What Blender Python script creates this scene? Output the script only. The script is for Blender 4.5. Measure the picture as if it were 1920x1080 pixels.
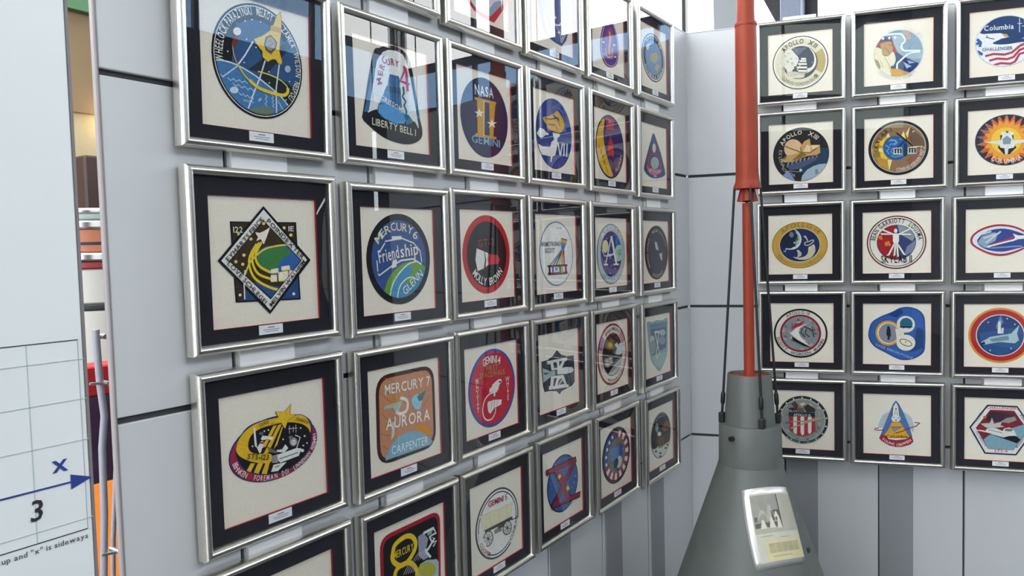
import bpy, bmesh, math, random
from mathutils import Matrix, Vector
random.seed(7)
for o in list(bpy.data.objects): bpy.data.objects.remove(o, do_unlink=True)
SC = bpy.context.scene
COL = SC.collection
R = math.radians

# ------------------------------------------------------------------ camera
CAM = bpy.data.cameras.new('camera')
CAM.sensor_width = 36.0; CAM.sensor_fit = 'HORIZONTAL'
CAM.lens = 1382.58 / 1920 * 36
CAM.clip_start = 0.02; CAM.clip_end = 200
cam = bpy.data.objects.new('camera', CAM); COL.objects.link(cam)
M3 = Matrix(((0.57262, 0.05567, -0.81793), (-0.81940, 0.00695, -0.57318), (-0.02622, 0.99843, 0.04960)))
cam.matrix_world = Matrix.Translation((-0.779, -1.2661, 1.65)) @ M3.to_4x4()
SC.camera = cam

# ------------------------------------------------------------------ exposure, daylight
vs = SC.view_settings
vs.view_transform = 'Standard'; vs.look = 'None'; vs.gamma = 1.0
vs.use_curve_mapping = False
vs.exposure = 0.13
WORLD_STRENGTH = 9.0
W = bpy.data.worlds.new('overcast_sky'); SC.world = W
W.use_nodes = True
wn = W.node_tree; wn.nodes.clear()
wo = wn.nodes.new('ShaderNodeOutputWorld'); wb = wn.nodes.new('ShaderNodeBackground')
wb.inputs['Color'].default_value = (0.985, 0.985, 0.98, 1); wb.inputs['Strength'].default_value = WORLD_STRENGTH
wn.links.new(wb.outputs[0], wo.inputs[0])

# ------------------------------------------------------------------ materials
def hexlin(h, gain=1.0):
    out = []
    for i in (0, 2, 4):
        c = int(h[i:i+2], 16) / 255
        c = c / 12.92 if c <= 0.04045 else ((c + 0.055) / 1.055) ** 2.4
        out.append(min(0.92, c * gain))
    return (*out, 1)
MATS = {}
def mat(name, col, rough=0.6, metal=0.0, spec=0.4, noise=0.0, nscale=40, bump=0.0, bscale=200, coat=0.0, emit=None, estr=0.0, stretch=None):
    if name in MATS: return MATS[name]
    m = bpy.data.materials.new(name); m.use_nodes = True
    nt = m.node_tree; p = nt.nodes['Principled BSDF']
    if isinstance(col, str): col = hexlin(col)
    p.inputs['Base Color'].default_value = col
    p.inputs['Roughness'].default_value = rough; p.inputs['Metallic'].default_value = metal
    p.inputs['Specular IOR Level'].default_value = spec
    p.inputs['Coat Weight'].default_value = coat
    if emit is not None:
        p.inputs['Emission Color'].default_value = hexlin(emit) if isinstance(emit, str) else emit
        p.inputs['Emission Strength'].default_value = estr
    tc = nt.nodes.new('ShaderNodeTexCoord'); mp = nt.nodes.new('ShaderNodeMapping')
    nt.links.new(tc.outputs['Object'], mp.inputs['Vector'])
    if stretch: mp.inputs['Scale'].default_value = stretch
    if noise > 0:
        n = nt.nodes.new('ShaderNodeTexNoise'); n.inputs['Scale'].default_value = nscale; n.inputs['Detail'].default_value = 4
        mx = nt.nodes.new('ShaderNodeMix'); mx.data_type = 'RGBA'; mx.blend_type = 'MULTIPLY'
        mx.inputs['Factor'].default_value = 1.0
        cr = nt.nodes.new('ShaderNodeValToRGB')
        cr.color_ramp.elements[0].position = 0.3; cr.color_ramp.elements[1].position = 0.7
        lo = 1 - noise
        cr.color_ramp.elements[0].color = (lo, lo, lo, 1); cr.color_ramp.elements[1].color = (1, 1, 1, 1)
        nt.links.new(mp.outputs[0], n.inputs['Vector']); nt.links.new(n.outputs['Fac'], cr.inputs[0])
        mx.inputs[6].default_value = col
        nt.links.new(cr.outputs[0], mx.inputs[7]); nt.links.new(mx.outputs[2], p.inputs['Base Color'])
    if bump > 0:
        n2 = nt.nodes.new('ShaderNodeTexNoise'); n2.inputs['Scale'].default_value = bscale; n2.inputs['Detail'].default_value = 3
        b = nt.nodes.new('ShaderNodeBump'); b.inputs['Strength'].default_value = bump; b.inputs['Distance'].default_value = 0.002
        nt.links.new(mp.outputs[0], n2.inputs['Vector']); nt.links.new(n2.outputs['Fac'], b.inputs['Height'])
        nt.links.new(b.outputs[0], p.inputs['Normal'])
    MATS[name] = m
    return m
def pane_mat(name, tint=(1, 1, 1, 1), ior=1.75, warp=0.0, rough=0.0):
    if name in MATS: return MATS[name]
    m = bpy.data.materials.new(name); m.use_nodes = True
    nt = m.node_tree; nt.nodes.clear()
    o = nt.nodes.new('ShaderNodeOutputMaterial'); mx = nt.nodes.new('ShaderNodeMixShader')
    t = nt.nodes.new('ShaderNodeBsdfTransparent'); g = nt.nodes.new('ShaderNodeBsdfGlossy'); fr = nt.nodes.new('ShaderNodeFresnel')
    t.inputs[0].default_value = tint; g.inputs['Roughness'].default_value = rough
    ge = nt.nodes.new('ShaderNodeNewGeometry'); im = nt.nodes.new('ShaderNodeMix'); im.data_type = 'FLOAT'      # a thin sheet reflects alike from both faces
    im.inputs[2].default_value = ior; im.inputs[3].default_value = 1 / ior
    nt.links.new(ge.outputs['Backfacing'], im.inputs[0]); nt.links.new(im.outputs[0], fr.inputs['IOR'])
    nt.links.new(fr.outputs[0], mx.inputs[0]); nt.links.new(t.outputs[0], mx.inputs[1]); nt.links.new(g.outputs[0], mx.inputs[2])
    nt.links.new(mx.outputs[0], o.inputs[0])
    if warp:
        tc = nt.nodes.new('ShaderNodeTexCoord'); n = nt.nodes.new('ShaderNodeTexNoise'); b = nt.nodes.new('ShaderNodeBump')
        n.inputs['Scale'].default_value = 5.0; n.inputs['Detail'].default_value = 0.5
        b.inputs['Strength'].default_value = 1.0; b.inputs['Distance'].default_value = warp
        nt.links.new(tc.outputs['Object'], n.inputs['Vector']); nt.links.new(n.outputs['Fac'], b.inputs['Height'])
        nt.links.new(b.outputs[0], g.inputs['Normal'])
    MATS[name] = m
    return m
THREAD_GAIN = 1.02
def thread(h):
    return mat('thread_' + h, hexlin(h, THREAD_GAIN), rough=0.8, spec=0.15, noise=0.22, nscale=260)
SILVER = mat('brushed_silver', (0.83, 0.80, 0.74, 1), rough=0.29, metal=1.0, noise=0.12, nscale=300)
PANEL = mat('pale_grey_panel', (0.51, 0.518, 0.528, 1), rough=0.42, spec=0.35, noise=0.04, nscale=3)
BATTEN = mat('dark_grey_batten', (0.245, 0.25, 0.265, 1), rough=0.5, noise=0.05, nscale=5)
STRIP = mat('offwhite_strip', (0.74, 0.74, 0.75, 1), rough=0.5, noise=0.04, nscale=8)
GAP = mat('dark_joint', (0.055, 0.057, 0.063, 1), rough=0.9, noise=0.1)
MATBOARD = mat('charcoal_mat_board', (0.017, 0.018, 0.024, 1), rough=0.9, spec=0.15, noise=0.2, nscale=400)
FILLET = mat('red_bevel', (0.45, 0.03, 0.03, 1), rough=0.8, spec=0.1, noise=0.1)
LINEN = mat('cream_linen', (0.80, 0.75, 0.635, 1), rough=0.9, spec=0.1, noise=0.12, nscale=500, bump=0.25, bscale=900)
CARD = mat('white_card', (0.74, 0.75, 0.78, 1), rough=0.7, noise=0.03)
INK = mat('grey_ink', (0.16, 0.16, 0.19, 1), rough=0.8, noise=0.1)
GLASS = pane_mat('picture_glass', ior=1.72)
GLASS_BOWED = pane_mat('bowed_picture_glass', ior=1.72, warp=0.003)
CLEAR = pane_mat('window_glass', (0.95, 0.97, 0.97, 1), ior=1.5)
WESTGLASS = pane_mat('faintly_blue_glass', (0.86, 0.93, 1.0, 1), ior=1.5)
BLUEGLASS = pane_mat('blue_tinted_glass', (0.16, 0.27, 0.42, 1), ior=1.5)
GREENGLASS = pane_mat('grey_green_tinted_glass', (0.20, 0.24, 0.22, 1), ior=1.5)

# ------------------------------------------------------------------ object helpers
def link(name, me, parent=None, loc=(0, 0, 0), rot=(0, 0, 0)):
    o = bpy.data.objects.new(name, me); COL.objects.link(o)
    o.location = loc; o.rotation_euler = rot
    if parent: o.parent = parent
    return o
def tag(o, label=None, cat=None, group=None, kind=None):
    if label: o['label'] = label
    if cat: o['category'] = cat
    if group: o['group'] = group
    if kind: o['kind'] = kind
    return o
def empty(name, loc, rot=(0, 0, 0)):
    e = link(name, None, None, loc, rot); e.empty_display_size = 0.1
    return e
def pymesh(name, v, f, mats, mi=None, smooth=False):
    me = bpy.data.meshes.new(name); me.from_pydata(v, [], f)
    for m in (mats if isinstance(mats, (list, tuple)) else [mats]): me.materials.append(m)
    if mi:
        for p, i in zip(me.polygons, mi): p.material_index = i
    if smooth:
        for p in me.polygons: p.use_smooth = True
    me.update()
    return me
def boxes(name, lst, m, bevel=0.0):
    """lst of (x0,x1,y0,y1,z0,z1)"""
    v = []; f = []
    for x0, x1, y0, y1, z0, z1 in lst:
        n = len(v)
        v += [(x0, y0, z0), (x1, y0, z0), (x1, y1, z0), (x0, y1, z0), (x0, y0, z1), (x1, y0, z1), (x1, y1, z1), (x0, y1, z1)]
        f += [(n, n+3, n+2, n+1), (n+4, n+5, n+6, n+7), (n, n+1, n+5, n+4), (n+1, n+2, n+6, n+5), (n+2, n+3, n+7, n+6), (n+3, n, n+4, n+7)]
    me = pymesh(name, v, f, m)
    if bevel:
        bm = bmesh.new(); bm.from_mesh(me)
        bmesh.ops.bevel(bm, geom=list(bm.edges), offset=bevel, segments=1, affect='EDGES')
        bm.to_mesh(me); bm.free()
    return me
def lathe(name, prof, m, n=48, smooth=True, cap=True, ang=40):
    v = []; f = []
    for r, z in prof:
        for i in range(n):
            a = 2*math.pi*i/n; v.append((r*math.cos(a), r*math.sin(a), z))
    for k in range(len(prof)-1):
        for i in range(n):
            j = (i+1) % n; f.append((k*n+i, k*n+j, (k+1)*n+j, (k+1)*n+i))
    if cap:
        f.append(tuple(range(n-1, -1, -1))); f.append(tuple((len(prof)-1)*n+i for i in range(n)))
    me = pymesh(name, v, f, m)
    if smooth: shade(me, ang)
    return me
def shade(me, ang=40):
    for p in me.polygons: p.use_smooth = True
    bm = bmesh.new(); bm.from_mesh(me)
    bmesh.ops.recalc_face_normals(bm, faces=bm.faces)
    for e in bm.edges:
        if len(e.link_faces) == 2 and e.calc_face_angle(0) > R(ang): e.smooth = False
    bm.to_mesh(me); bm.free()
def tube(name, pts, r, m, n=10):
    v = []; f = []
    P = [Vector(p) for p in pts]
    for i, p in enumerate(P):
        t = (P[min(i+1, len(P)-1)] - P[max(i-1, 0)]).normalized()
        u = t.cross(Vector((0.3, 0.9, 0.2))).normalized(); w = t.cross(u)
        rr = r[i] if isinstance(r, (list, tuple)) else r
        for k in range(n):
            a = 2*math.pi*k/n; v.append(tuple(p + u*rr*math.cos(a) + w*rr*math.sin(a)))
    for i in range(len(P)-1):
        for k in range(n):
            j = (k+1) % n; f.append((i*n+k, i*n+j, (i+1)*n+j, (i+1)*n+k))
    f.append(tuple(range(n-1, -1, -1))); f.append(tuple((len(P)-1)*n+k for k in range(n)))
    me = pymesh(name, v, f, m); shade(me, 50)
    return me

# ------------------------------------------------------------------ letters
GL = {}
def glyph(ch):
    if ch in GL: return GL[ch]
    cu = bpy.data.curves.new('glyph', 'FONT'); cu.body = ch; cu.size = 1.0; cu.resolution_u = 2; cu.offset = 0.012
    cu.dimensions = '2D'; cu.fill_mode = 'BOTH'
    o = bpy.data.objects.new('glyph', cu); COL.objects.link(o)
    dg = bpy.context.evaluated_depsgraph_get(); ev = o.evaluated_get(dg); me = ev.to_mesh()
    v = [(p.co.x, p.co.y) for p in me.vertices]; f = [tuple(p.vertices) for p in me.polygons]
    ev.to_mesh_clear()
    bpy.data.objects.remove(o); bpy.data.curves.remove(cu)
    if v:
        x0 = min(p[0] for p in v); x1 = max(p[0] for p in v)
        v = [(p[0]-x0, p[1]) for p in v]; w = x1 - x0
    else: w = 0
    GL[ch] = (v, f, w)
    return GL[ch]
CAP = None
def layout(s):
    """glyph list with x offsets in cap heights, and the total width"""
    global CAP
    if CAP is None: CAP = max(p[1] for p in glyph('H')[0])
    x = 0; out = []
    for ch in s:
        if ch == ' ': x += 0.42; continue
        v, f, w = glyph(ch)
        out.append((x, w / CAP, [(p[0]/CAP, p[1]/CAP) for p in v], f)); x += w / CAP + 0.17
    return out, max(x - 0.17, 0.01)

# ------------------------------------------------------------------ stitched emblems
PITCH = 0.36
HALF = 0.36 * PITCH            # half the linen window
def homography(q):
    dst = [(-1, 1), (1, 1), (1, -1), (-1, -1)]
    A = []; b = []
    for (x, y), (u, v) in zip(q, dst):
        A.append([x, y, 1, 0, 0, 0, -u*x, -u*y]); b.append(u)
        A.append([0, 0, 0, x, y, 1, -v*x, -v*y]); b.append(v)
    n = 8
    M = [r + [c] for r, c in zip(A, b)]
    for i in range(n):
        k = max(range(i, n), key=lambda r: abs(M[r][i])); M[i], M[k] = M[k], M[i]
        for r in range(n):
            if r != i:
                t = M[r][i] / M[i][i]
                M[r] = [a - t*c for a, c in zip(M[r], M[i])]
    return [M[i][n] / M[i][i] for i in range(n)]
def clip_poly(pts, clip):
    out = pts
    for i in range(len(clip)):
        a = clip[i]; b = clip[(i+1) % len(clip)]
        inp = out; out = []
        def side(p): return (b[0]-a[0])*(p[1]-a[1]) - (b[1]-a[1])*(p[0]-a[0])
        for j in range(len(inp)):
            p = inp[j]; q = inp[(j+1) % len(inp)]
            sp, sq = side(p), side(q)
            if sp >= 0: out.append(p)
            if (sp >= 0) != (sq >= 0):
                t = sp / (sp - sq); out.append((p[0]+t*(q[0]-p[0]), p[1]+t*(q[1]-p[1])))
        if len(out) < 3: return []
    return out
def spline(P, closed, n=5):
    out = []; L = len(P)
    for i in range(L if closed else L-1):
        if closed: a, b, c, d = P[i-1], P[i], P[(i+1) % L], P[(i+2) % L]
        else: a, b, c, d = P[max(i-1, 0)], P[i], P[i+1], P[min(i+2, L-1)]
        for k in range(n):
            t = k/n
            out.append(tuple(.5*(2*b[j] + (c[j]-a[j])*t + (2*a[j]-5*b[j]+4*c[j]-d[j])*t*t + (3*b[j]-a[j]-3*c[j]+d[j])*t**3) for j in (0, 1)))
    if not closed: out.append(P[-1])
    return out
class Emblem:
    """a cross-stitched motif; points are digitised on a picture of the linen and rectified to its square (-1..1)"""
    def __init__(s, q=None):
        s.h = homography(q) if q else None
        s.v = []; s.f = []; s.mi = []; s.cols = []
        s.tv = []; s.tf = []; s.tmi = []; s.tcols = []
        s.k = 0; s.clip = None; s.c = (0, 0); s.r = (1, 1)
        if q:
            ar = 0
            for i in range(4): ar += q[i][0]*q[(i+1) % 4][1] - q[(i+1) % 4][0]*q[i][1]
            s.sc = 2 / math.sqrt(abs(ar) / 2)
        else: s.sc = 1.0
    def pt(s, p):
        if not s.h: return p
        a, b, c, d, e, f, g, h = s.h; x, y = p; w = g*x + h*y + 1
        return ((a*x + b*y + c)/w, (d*x + e*y + f)/w)
    def z(s): s.k += 1; return 0.0012 + 0.00006*s.k
    def _mi(s, cols, c):
        if c not in cols: cols.append(c)
        return cols.index(c)
    def uv(s, col, pts, rim=False):
        if s.clip and not rim: pts = clip_poly(pts, s.clip)
        if len(pts) < 3: return
        z = s.z(); n = len(s.v)
        s.v += [(u*HALF, -z, v*HALF) for u, v in pts]
        ar = sum(pts[i][0]*pts[(i+1) % len(pts)][1] - pts[(i+1) % len(pts)][0]*pts[i][1] for i in range(len(pts)))
        idx = list(range(n, n+len(pts)))
        if ar < 0: idx.reverse()
        s.f.append(tuple(idx)); s.mi.append(s._mi(s.cols, col))
        if rim:
            m = len(s.v); s.v += [(u*HALF, -0.0001, v*HALF) for u, v in pts]; L = len(pts)
            for i in range(L):
                j = (i+1) % L; s.f.append((n+i, n+j, m+j, m+i)); s.mi.append(s._mi(s.cols, col))
    def poly(s, col, pts, rim=False, sm=False):
        if sm: pts = spline(pts, True)
        s.uv(col, [s.pt(p) for p in pts], rim)
    def ext(s, l, r, t, b):
        l, r, t, b = s.pt(l), s.pt(r), s.pt(t), s.pt(b)
        s.c = ((l[0]+r[0])/2, (t[1]+b[1])/2); s.r = ((r[0]-l[0])/2, (t[1]-b[1])/2)
    def epts(s, f=1.0, n=48):
        return [(s.c[0]+s.r[0]*f*math.cos(2*math.pi*i/n), s.c[1]+s.r[1]*f*math.sin(2*math.pi*i/n)) for i in range(n)]
    def disc(s, col, f=1.0, rim=False): s.uv(col, s.epts(f), rim)
    def setclip(s, f=None): s.clip = s.epts(f) if f else None
    def sector(s, col, f0, f1, a0, a1, n=24):
        P = []
        for i in range(n+1):
            a = R(a0 + (a1-a0)*i/n); P.append((s.c[0]+s.r[0]*f1*math.cos(a), s.c[1]+s.r[1]*f1*math.sin(a)))
        for i in range(n, -1, -1):
            a = R(a0 + (a1-a0)*i/n); P.append((s.c[0]+s.r[0]*f0*math.cos(a), s.c[1]+s.r[1]*f0*math.sin(a)))
        keep = s.clip; s.clip = None; s.uv(col, P); s.clip = keep
    def el(s, col, c, rx, ry=None, n=24, rot=0):
        ry = ry or rx; cr, sr = math.cos(R(rot)), math.sin(R(rot))
        s.poly(col, [(c[0]+rx*math.cos(2*math.pi*i/n)*cr-ry*math.sin(2*math.pi*i/n)*sr, c[1]+rx*math.cos(2*math.pi*i/n)*sr+ry*math.sin(2*math.pi*i/n)*cr) for i in range(n)])
    def dots(s, col, r, *pts):
        z = s.k
        for p in pts: s.k = z; s.el(col, p, r, n=6)
    def line(s, col, pts, w, closed=False, sm=False):
        if sm: pts = spline(pts, closed)
        P = [s.pt(p) for p in pts]; w = w * s.sc / 2
        if closed: P.append(P[0])
        Lf = []; Rt = []
        for i, p in enumerate(P):
            a = P[i-1] if i else P[0]; b = P[i+1] if i < len(P)-1 else P[-1]
            if closed and i in (0, len(P)-1): a = P[-2]; b = P[1]
            dx, dy = b[0]-a[0], b[1]-a[1]; l = math.hypot(dx, dy) or 1
            nx, ny = -dy/l*w, dx/l*w
            Lf.append((p[0]+nx, p[1]+ny)); Rt.append((p[0]-nx, p[1]-ny))
        z = s.k
        for i in range(len(P)-1):
            s.k = z + (i % 2) * 0.1; s.uv(col, [Lf[i], Lf[i+1], Rt[i+1], Rt[i]])
        s.k = z + 1
    def star(s, col, c, r, ri=0.42, n=5, rot=90):
        s.poly(col, [(c[0]+r*(1 if i % 2 == 0 else ri)*math.cos(R(rot+i*180/n)), c[1]-r*(1 if i % 2 == 0 else ri)*math.sin(R(rot+i*180/n))) for i in range(2*n)])
    def rrect(s, col, pts4, rad=0.25, rim=False, shrink=0.0):
        P = [s.pt(p) for p in pts4]; cx = sum(p[0] for p in P)/4; cy = sum(p[1] for p in P)/4
        P = [(p[0]+(cx-p[0])*shrink, p[1]+(cy-p[1])*shrink) for p in P]
        out = []
        for i in range(4):
            p = Vector(P[i]); a = Vector(P[i-1]); b = Vector(P[(i+1) % 4])
            r = min((a-p).length, (b-p).length) * rad
            s0 = p + (a-p).normalized()*r; s1 = p + (b-p).normalized()*r
            for k in range(6):
                t = k/5; q = s0*(1-t)**2 + p*2*t*(1-t) + s1*t*t; out.append((q.x, q.y))
        s.uv(col, out, rim)
    # ---- lettering
    def _put(s, col, gl, org, ux, uy, h, wf, z):
        x, w, v, f = gl; n = len(s.tv)
        s.tv += [((org[0]+ux[0]*a*h*wf+uy[0]*b*h)*HALF, -z, (org[1]+ux[1]*a*h*wf+uy[1]*b*h)*HALF) for a, b in v]
        s.tf += [tuple(n+i for i in q) for q in f]; s.tmi += [s._mi(s.tcols, col)]*len(f)
    def text(s, col, t, p0, p1, h):
        """along the baseline p0-p1, stretched to fit"""
        a, b = s.pt(p0), s.pt(p1); gl, w = layout(t)
        d = (b[0]-a[0], b[1]-a[1]); L = math.hypot(*d); ux = (d[0]/L, d[1]/L); uy = (-ux[1], ux[0])
        wf = L / (w*h); z = s.z() + 0.0002
        for g in gl:
            o = (a[0]+ux[0]*g[0]*h*wf, a[1]+ux[1]*g[0]*h*wf); s._put(col, g, o, ux, uy, h, wf, z)
    def arc(s, col, t, f, mid, span, h, inside=False):
        """round the emblem's ellipse at fraction f, centred on the angle mid and spread over span degrees"""
        gl, w = layout(t); z = s.z() + 0.0002
        rx, ry = s.r[0]*f, s.r[1]*f; rm = (rx+ry)/2
        wf = min(1.6, R(span)*rm / (w*h)); tot = R(span)
        for g in gl:
            q = (g[0] + g[1]/2) / w
            a = R(mid) + (tot/2 - tot*q) * (-1 if inside else 1)
            tx, ty = -rx*math.sin(a), ry*math.cos(a); l = math.hypot(tx, ty); tx /= l; ty /= l
            if inside: ux = (tx, ty)
            else: ux = (-tx, -ty)
            uy = (-ux[1], ux[0])
            px, py = s.c[0]+rx*math.cos(a), s.c[1]+ry*math.sin(a)
            o = (px - ux[0]*g[1]*h*wf/2, py - ux[1]*g[1]*h*wf/2)
            s._put(col, g, o, ux, uy, h, wf, z)
    def stack(s, col, t, p0, p1, h):
        """letters one under another"""
        a, b = s.pt(p0), s.pt(p1); n = len(t); z = s.z() + 0.0002
        for i, ch in enumerate(t):
            if ch == ' ': continue
            gl, w = layout(ch); q = i/max(1, n-1)
            s._put(col, gl[0], (a[0]+(b[0]-a[0])*q - w*h/2, a[1]+(b[1]-a[1])*q - h/2), (1, 0), (0, 1), h, 1.0, z)
    def build(s, parent, y):
        if not s.v: return None
        me = pymesh('emblem', s.v, s.f, [thread(c) for c in s.cols], s.mi)
        o = link('emblem', me, parent, (0, y, PITCH/2 + LIN_DZ))
        if s.tv:
            link('lettering', pymesh('lettering', s.tv, s.tf, [thread(c) for c in s.tcols], s.tmi), o)
        return o
LIN_DZ = -0.004
# ------------------------------------------------------------------ the emblem designs
K, WH, CR = '1b1c20', 'e4e2da', 'd9d2bd'
E_ = {}
def design(key, label, q=None):
    def deco(fn):
        E_[key] = (fn, label, q)
        return fn
    return deco

@design(('L', 1, 0), 'silver frame holding a tall oval badge with a yellow spaceplane above blue earth', [(214, -21), (910, 70), (957, 878), (262, 785)])
def _(e):
    e.ext((300, 280), (885, 520), (530, 38), (680, 758)); e.disc('14161c', 1, True); e.disc(WH, .965); e.disc('14161c', .95); e.disc('2f5580', .93)
    e.setclip(.93)
    e.sector('15171d', .72, .93, 38, 128)
    e.poly('15171d', [(330, 190), (400, 130), (440, 160), (420, 420), (390, 440), (320, 400)])
    e.poly('22303f', [(520, 450), (760, 260), (800, 280), (640, 470)])
    e.poly('1a2a2c', [(590, 460), (770, 510), (880, 600), (820, 680), (700, 640), (610, 520)])
    e.poly('4579ab', [(320, 400), (380, 405), (460, 430), (560, 480), (650, 540), (740, 610), (810, 690), (760, 800), (500, 780), (350, 600), (310, 480)])
    for a, b in (((400, 515), (520, 530)), ((430, 545), (560, 575)), ((470, 600), (560, 625)), ((500, 640), (560, 650)), ((640, 600), (640, 700)), ((680, 600), (690, 680)), ((590, 640), (610, 625)), ((720, 640), (760, 700))):
        n = 7; P = [(a[0]+(b[0]-a[0])*i/n + (6 if i % 2 else -6)*(abs(b[1]-a[1]) > 60), a[1]+(b[1]-a[1])*i/n + (7 if i % 2 else -7)*(abs(b[1]-a[1]) <= 60)) for i in range(n+1)]
        e.line('a4c6da', P, 7)
    e.el('c9d8dc', (440, 580), 26, 20); e.poly('6e7f6a', [(540, 690), (640, 670), (700, 690), (660, 740), (560, 730)])
    e.line('cfe0e8', [(330, 408), (390, 412), (460, 432), (560, 482), (650, 542), (740, 612), (800, 680)], 9, sm=True)
    e.line('bcd4e0', [(330, 470), (370, 505), (460, 430)], 8)
    for P in ([(545, 275), (500, 360), (455, 430)], [(625, 385), (595, 495), (560, 590), (528, 690)], [(718, 400), (702, 560), (712, 745)]): e.line('d4e0e6', P, 9)
    e.line('b8a77c', [(420, 305), (428, 360), (445, 405), (465, 440)], 7, sm=True)
    e.line('d8bf3c', [(462, 436), (500, 490), (540, 525)], 10, sm=True)
    e.line('e2c83a', [(530, 515), (570, 548), (620, 572), (700, 592), (755, 598), (780, 578), (780, 550)], 20, sm=True)
    e.line('d8c860', [(782, 556), (765, 530), (720, 498), (650, 472), (580, 458)], 8, sm=True)
    e.el('a9b7c6', (775, 428), 20, 23); e.el('e8e0d4', (445, 226), 24, 24)
    e.poly('7a3328', [(430, 255), (452, 255), (448, 300), (425, 330), (415, 300)])
    e.dots(WH, 5, (490, 157), (533, 143), (587, 150), (503, 267), (563, 310), (393, 352), (493, 410), (650, 455), (790, 508), (770, 628), (655, 525))
    e.setclip()
    P = [(712, 72), (688, 100), (672, 150), (650, 195), (600, 235), (548, 262), (575, 300), (605, 330), (607, 365), (640, 392), (668, 374), (690, 372), (708, 395), (730, 404), (734, 380), (714, 320), (716, 250), (724, 190), (720, 100)]
    e.poly('6a5a28', [(p[0]+(p[0]-670)*.04, p[1]+(p[1]-250)*.03) for p in P]); e.poly('e3bf38', P)
    e.poly('c99a2a', [(655, 160), (720, 170), (720, 205), (650, 195)])
    e.poly('5c5348', [(622, 240), (655, 222), (698, 262), (692, 305), (660, 345), (625, 322), (612, 285)]); e.poly('a29a90', [(632, 245), (655, 232), (688, 265), (684, 300), (658, 322), (632, 312), (622, 285)])
    e.line('7c7468', [(640, 262), (680, 270), (635, 300), (675, 310)], 6)
    e.arc(WH, 'WHEELOCK', .80, 168, 44, .125); e.arc(WH, 'PARAZYNSKI', .80, 122, 42, .125); e.arc(WH, 'MELROY', .80, 82, 24, .125)
    e.arc(WH, 'ZAMKA', .81, 40, 26, .105); e.arc(WH, 'WILSON', .82, 6, 30, .10); e.arc(WH, 'NESPOLI', .82, -28, 26, .10)

@design(('L', 2, 0), 'silver frame with bowed glass over a white lettered diamond badge and yellow comet trails', [(208, 205), (750, 228), (790, 832), (258, 900)])
def _(e):
    e.poly('14151a', [(330, 340), (662, 342), (696, 738), (371, 757)], True)
    e.poly('352c22', [(338, 347), (655, 348), (672, 540), (350, 545)]); e.poly('2c4a7c', [(350, 545), (672, 540), (688, 732), (378, 748)])
    e.poly('3a2f24', [(350, 545), (420, 545), (410, 740), (378, 748)])
    e.dots('e4cf78', 9, (375, 405), (555, 420), (637, 408), (602, 372)); e.dots(WH, 8, (390, 718), (660, 710))
    e.poly('14151a', [(495, 260), (740, 535), (545, 814), (272, 543)]); e.poly(WH, [(496, 278), (722, 534), (545, 795), (290, 543)])
    e.poly('14151a', [(497, 332), (695, 538), (545, 740), (330, 545)]); I = [(497, 338), (689, 538), (545, 732), (337, 545)]
    e.clip = [e.pt(p) for p in reversed(I)]
    e.poly('3b2f22', I); e.poly('3064a8', [(470, 490), (520, 465), (700, 460), (720, 640), (600, 640), (500, 590)])
    e.poly('3f7d46', [(480, 500), (530, 470), (600, 468), (640, 500), (600, 530), (560, 590), (510, 580), (475, 550)], sm=True)
    e.poly('2f4f86', [(400, 640), (500, 660), (700, 690), (560, 740), (440, 690)])
    e.line('e8d04c', [(640, 458), (580, 462), (510, 480), (460, 520), (430, 560), (410, 620)], 8, sm=True)
    for P in ([(490, 445), (465, 500), (465, 540), (490, 575), (540, 600)], [(478, 448), (448, 510), (450, 560), (480, 610), (545, 635)], [(465, 455), (433, 520), (435, 580), (470, 640), (560, 685), (640, 690)]): e.line('e6cc32', P, 12, sm=True)
    for P in ([(540, 585), (577, 578), (577, 600), (540, 605)], [(592, 570), (632, 563), (636, 585), (594, 590)], [(540, 615), (570, 612), (572, 645), (540, 648)], [(578, 600), (625, 592), (628, 640), (580, 645)], [(632, 590), (660, 588), (655, 625), (630, 630)]): e.poly('d2a92c', [(p[0]+3, p[1]+4) for p in P]); e.poly('eee6c4', P)
    e.clip = None
    e.dots('e4cf78', 9, (497, 350), (435, 430), (402, 513), (362, 547), (397, 560))
    e.poly('efe8d6', [(530, 368), (505, 385), (480, 398), (455, 395), (470, 420), (462, 440), (485, 430), (500, 458), (512, 425)])
    e.line('e8e0cc', [(410, 590), (405, 640), (412, 740)], 7)
    e.text('33302f', 'EYHARTS FRICK', (327, 548), (500, 330), .075); e.text('33302f', 'POINDEXTER', (510, 340), (696, 534), .075)
    e.text('33302f', 'MELVIN WALHEIM', (550, 777), (712, 547), .068); e.text('33302f', 'LOVE SCHLEGEL', (318, 560), (520, 775), .075)
    e.text(WH, '122', (345, 398), (392, 397), .09); e.text(WH, '1E', (622, 388), (648, 388), .08)

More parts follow.
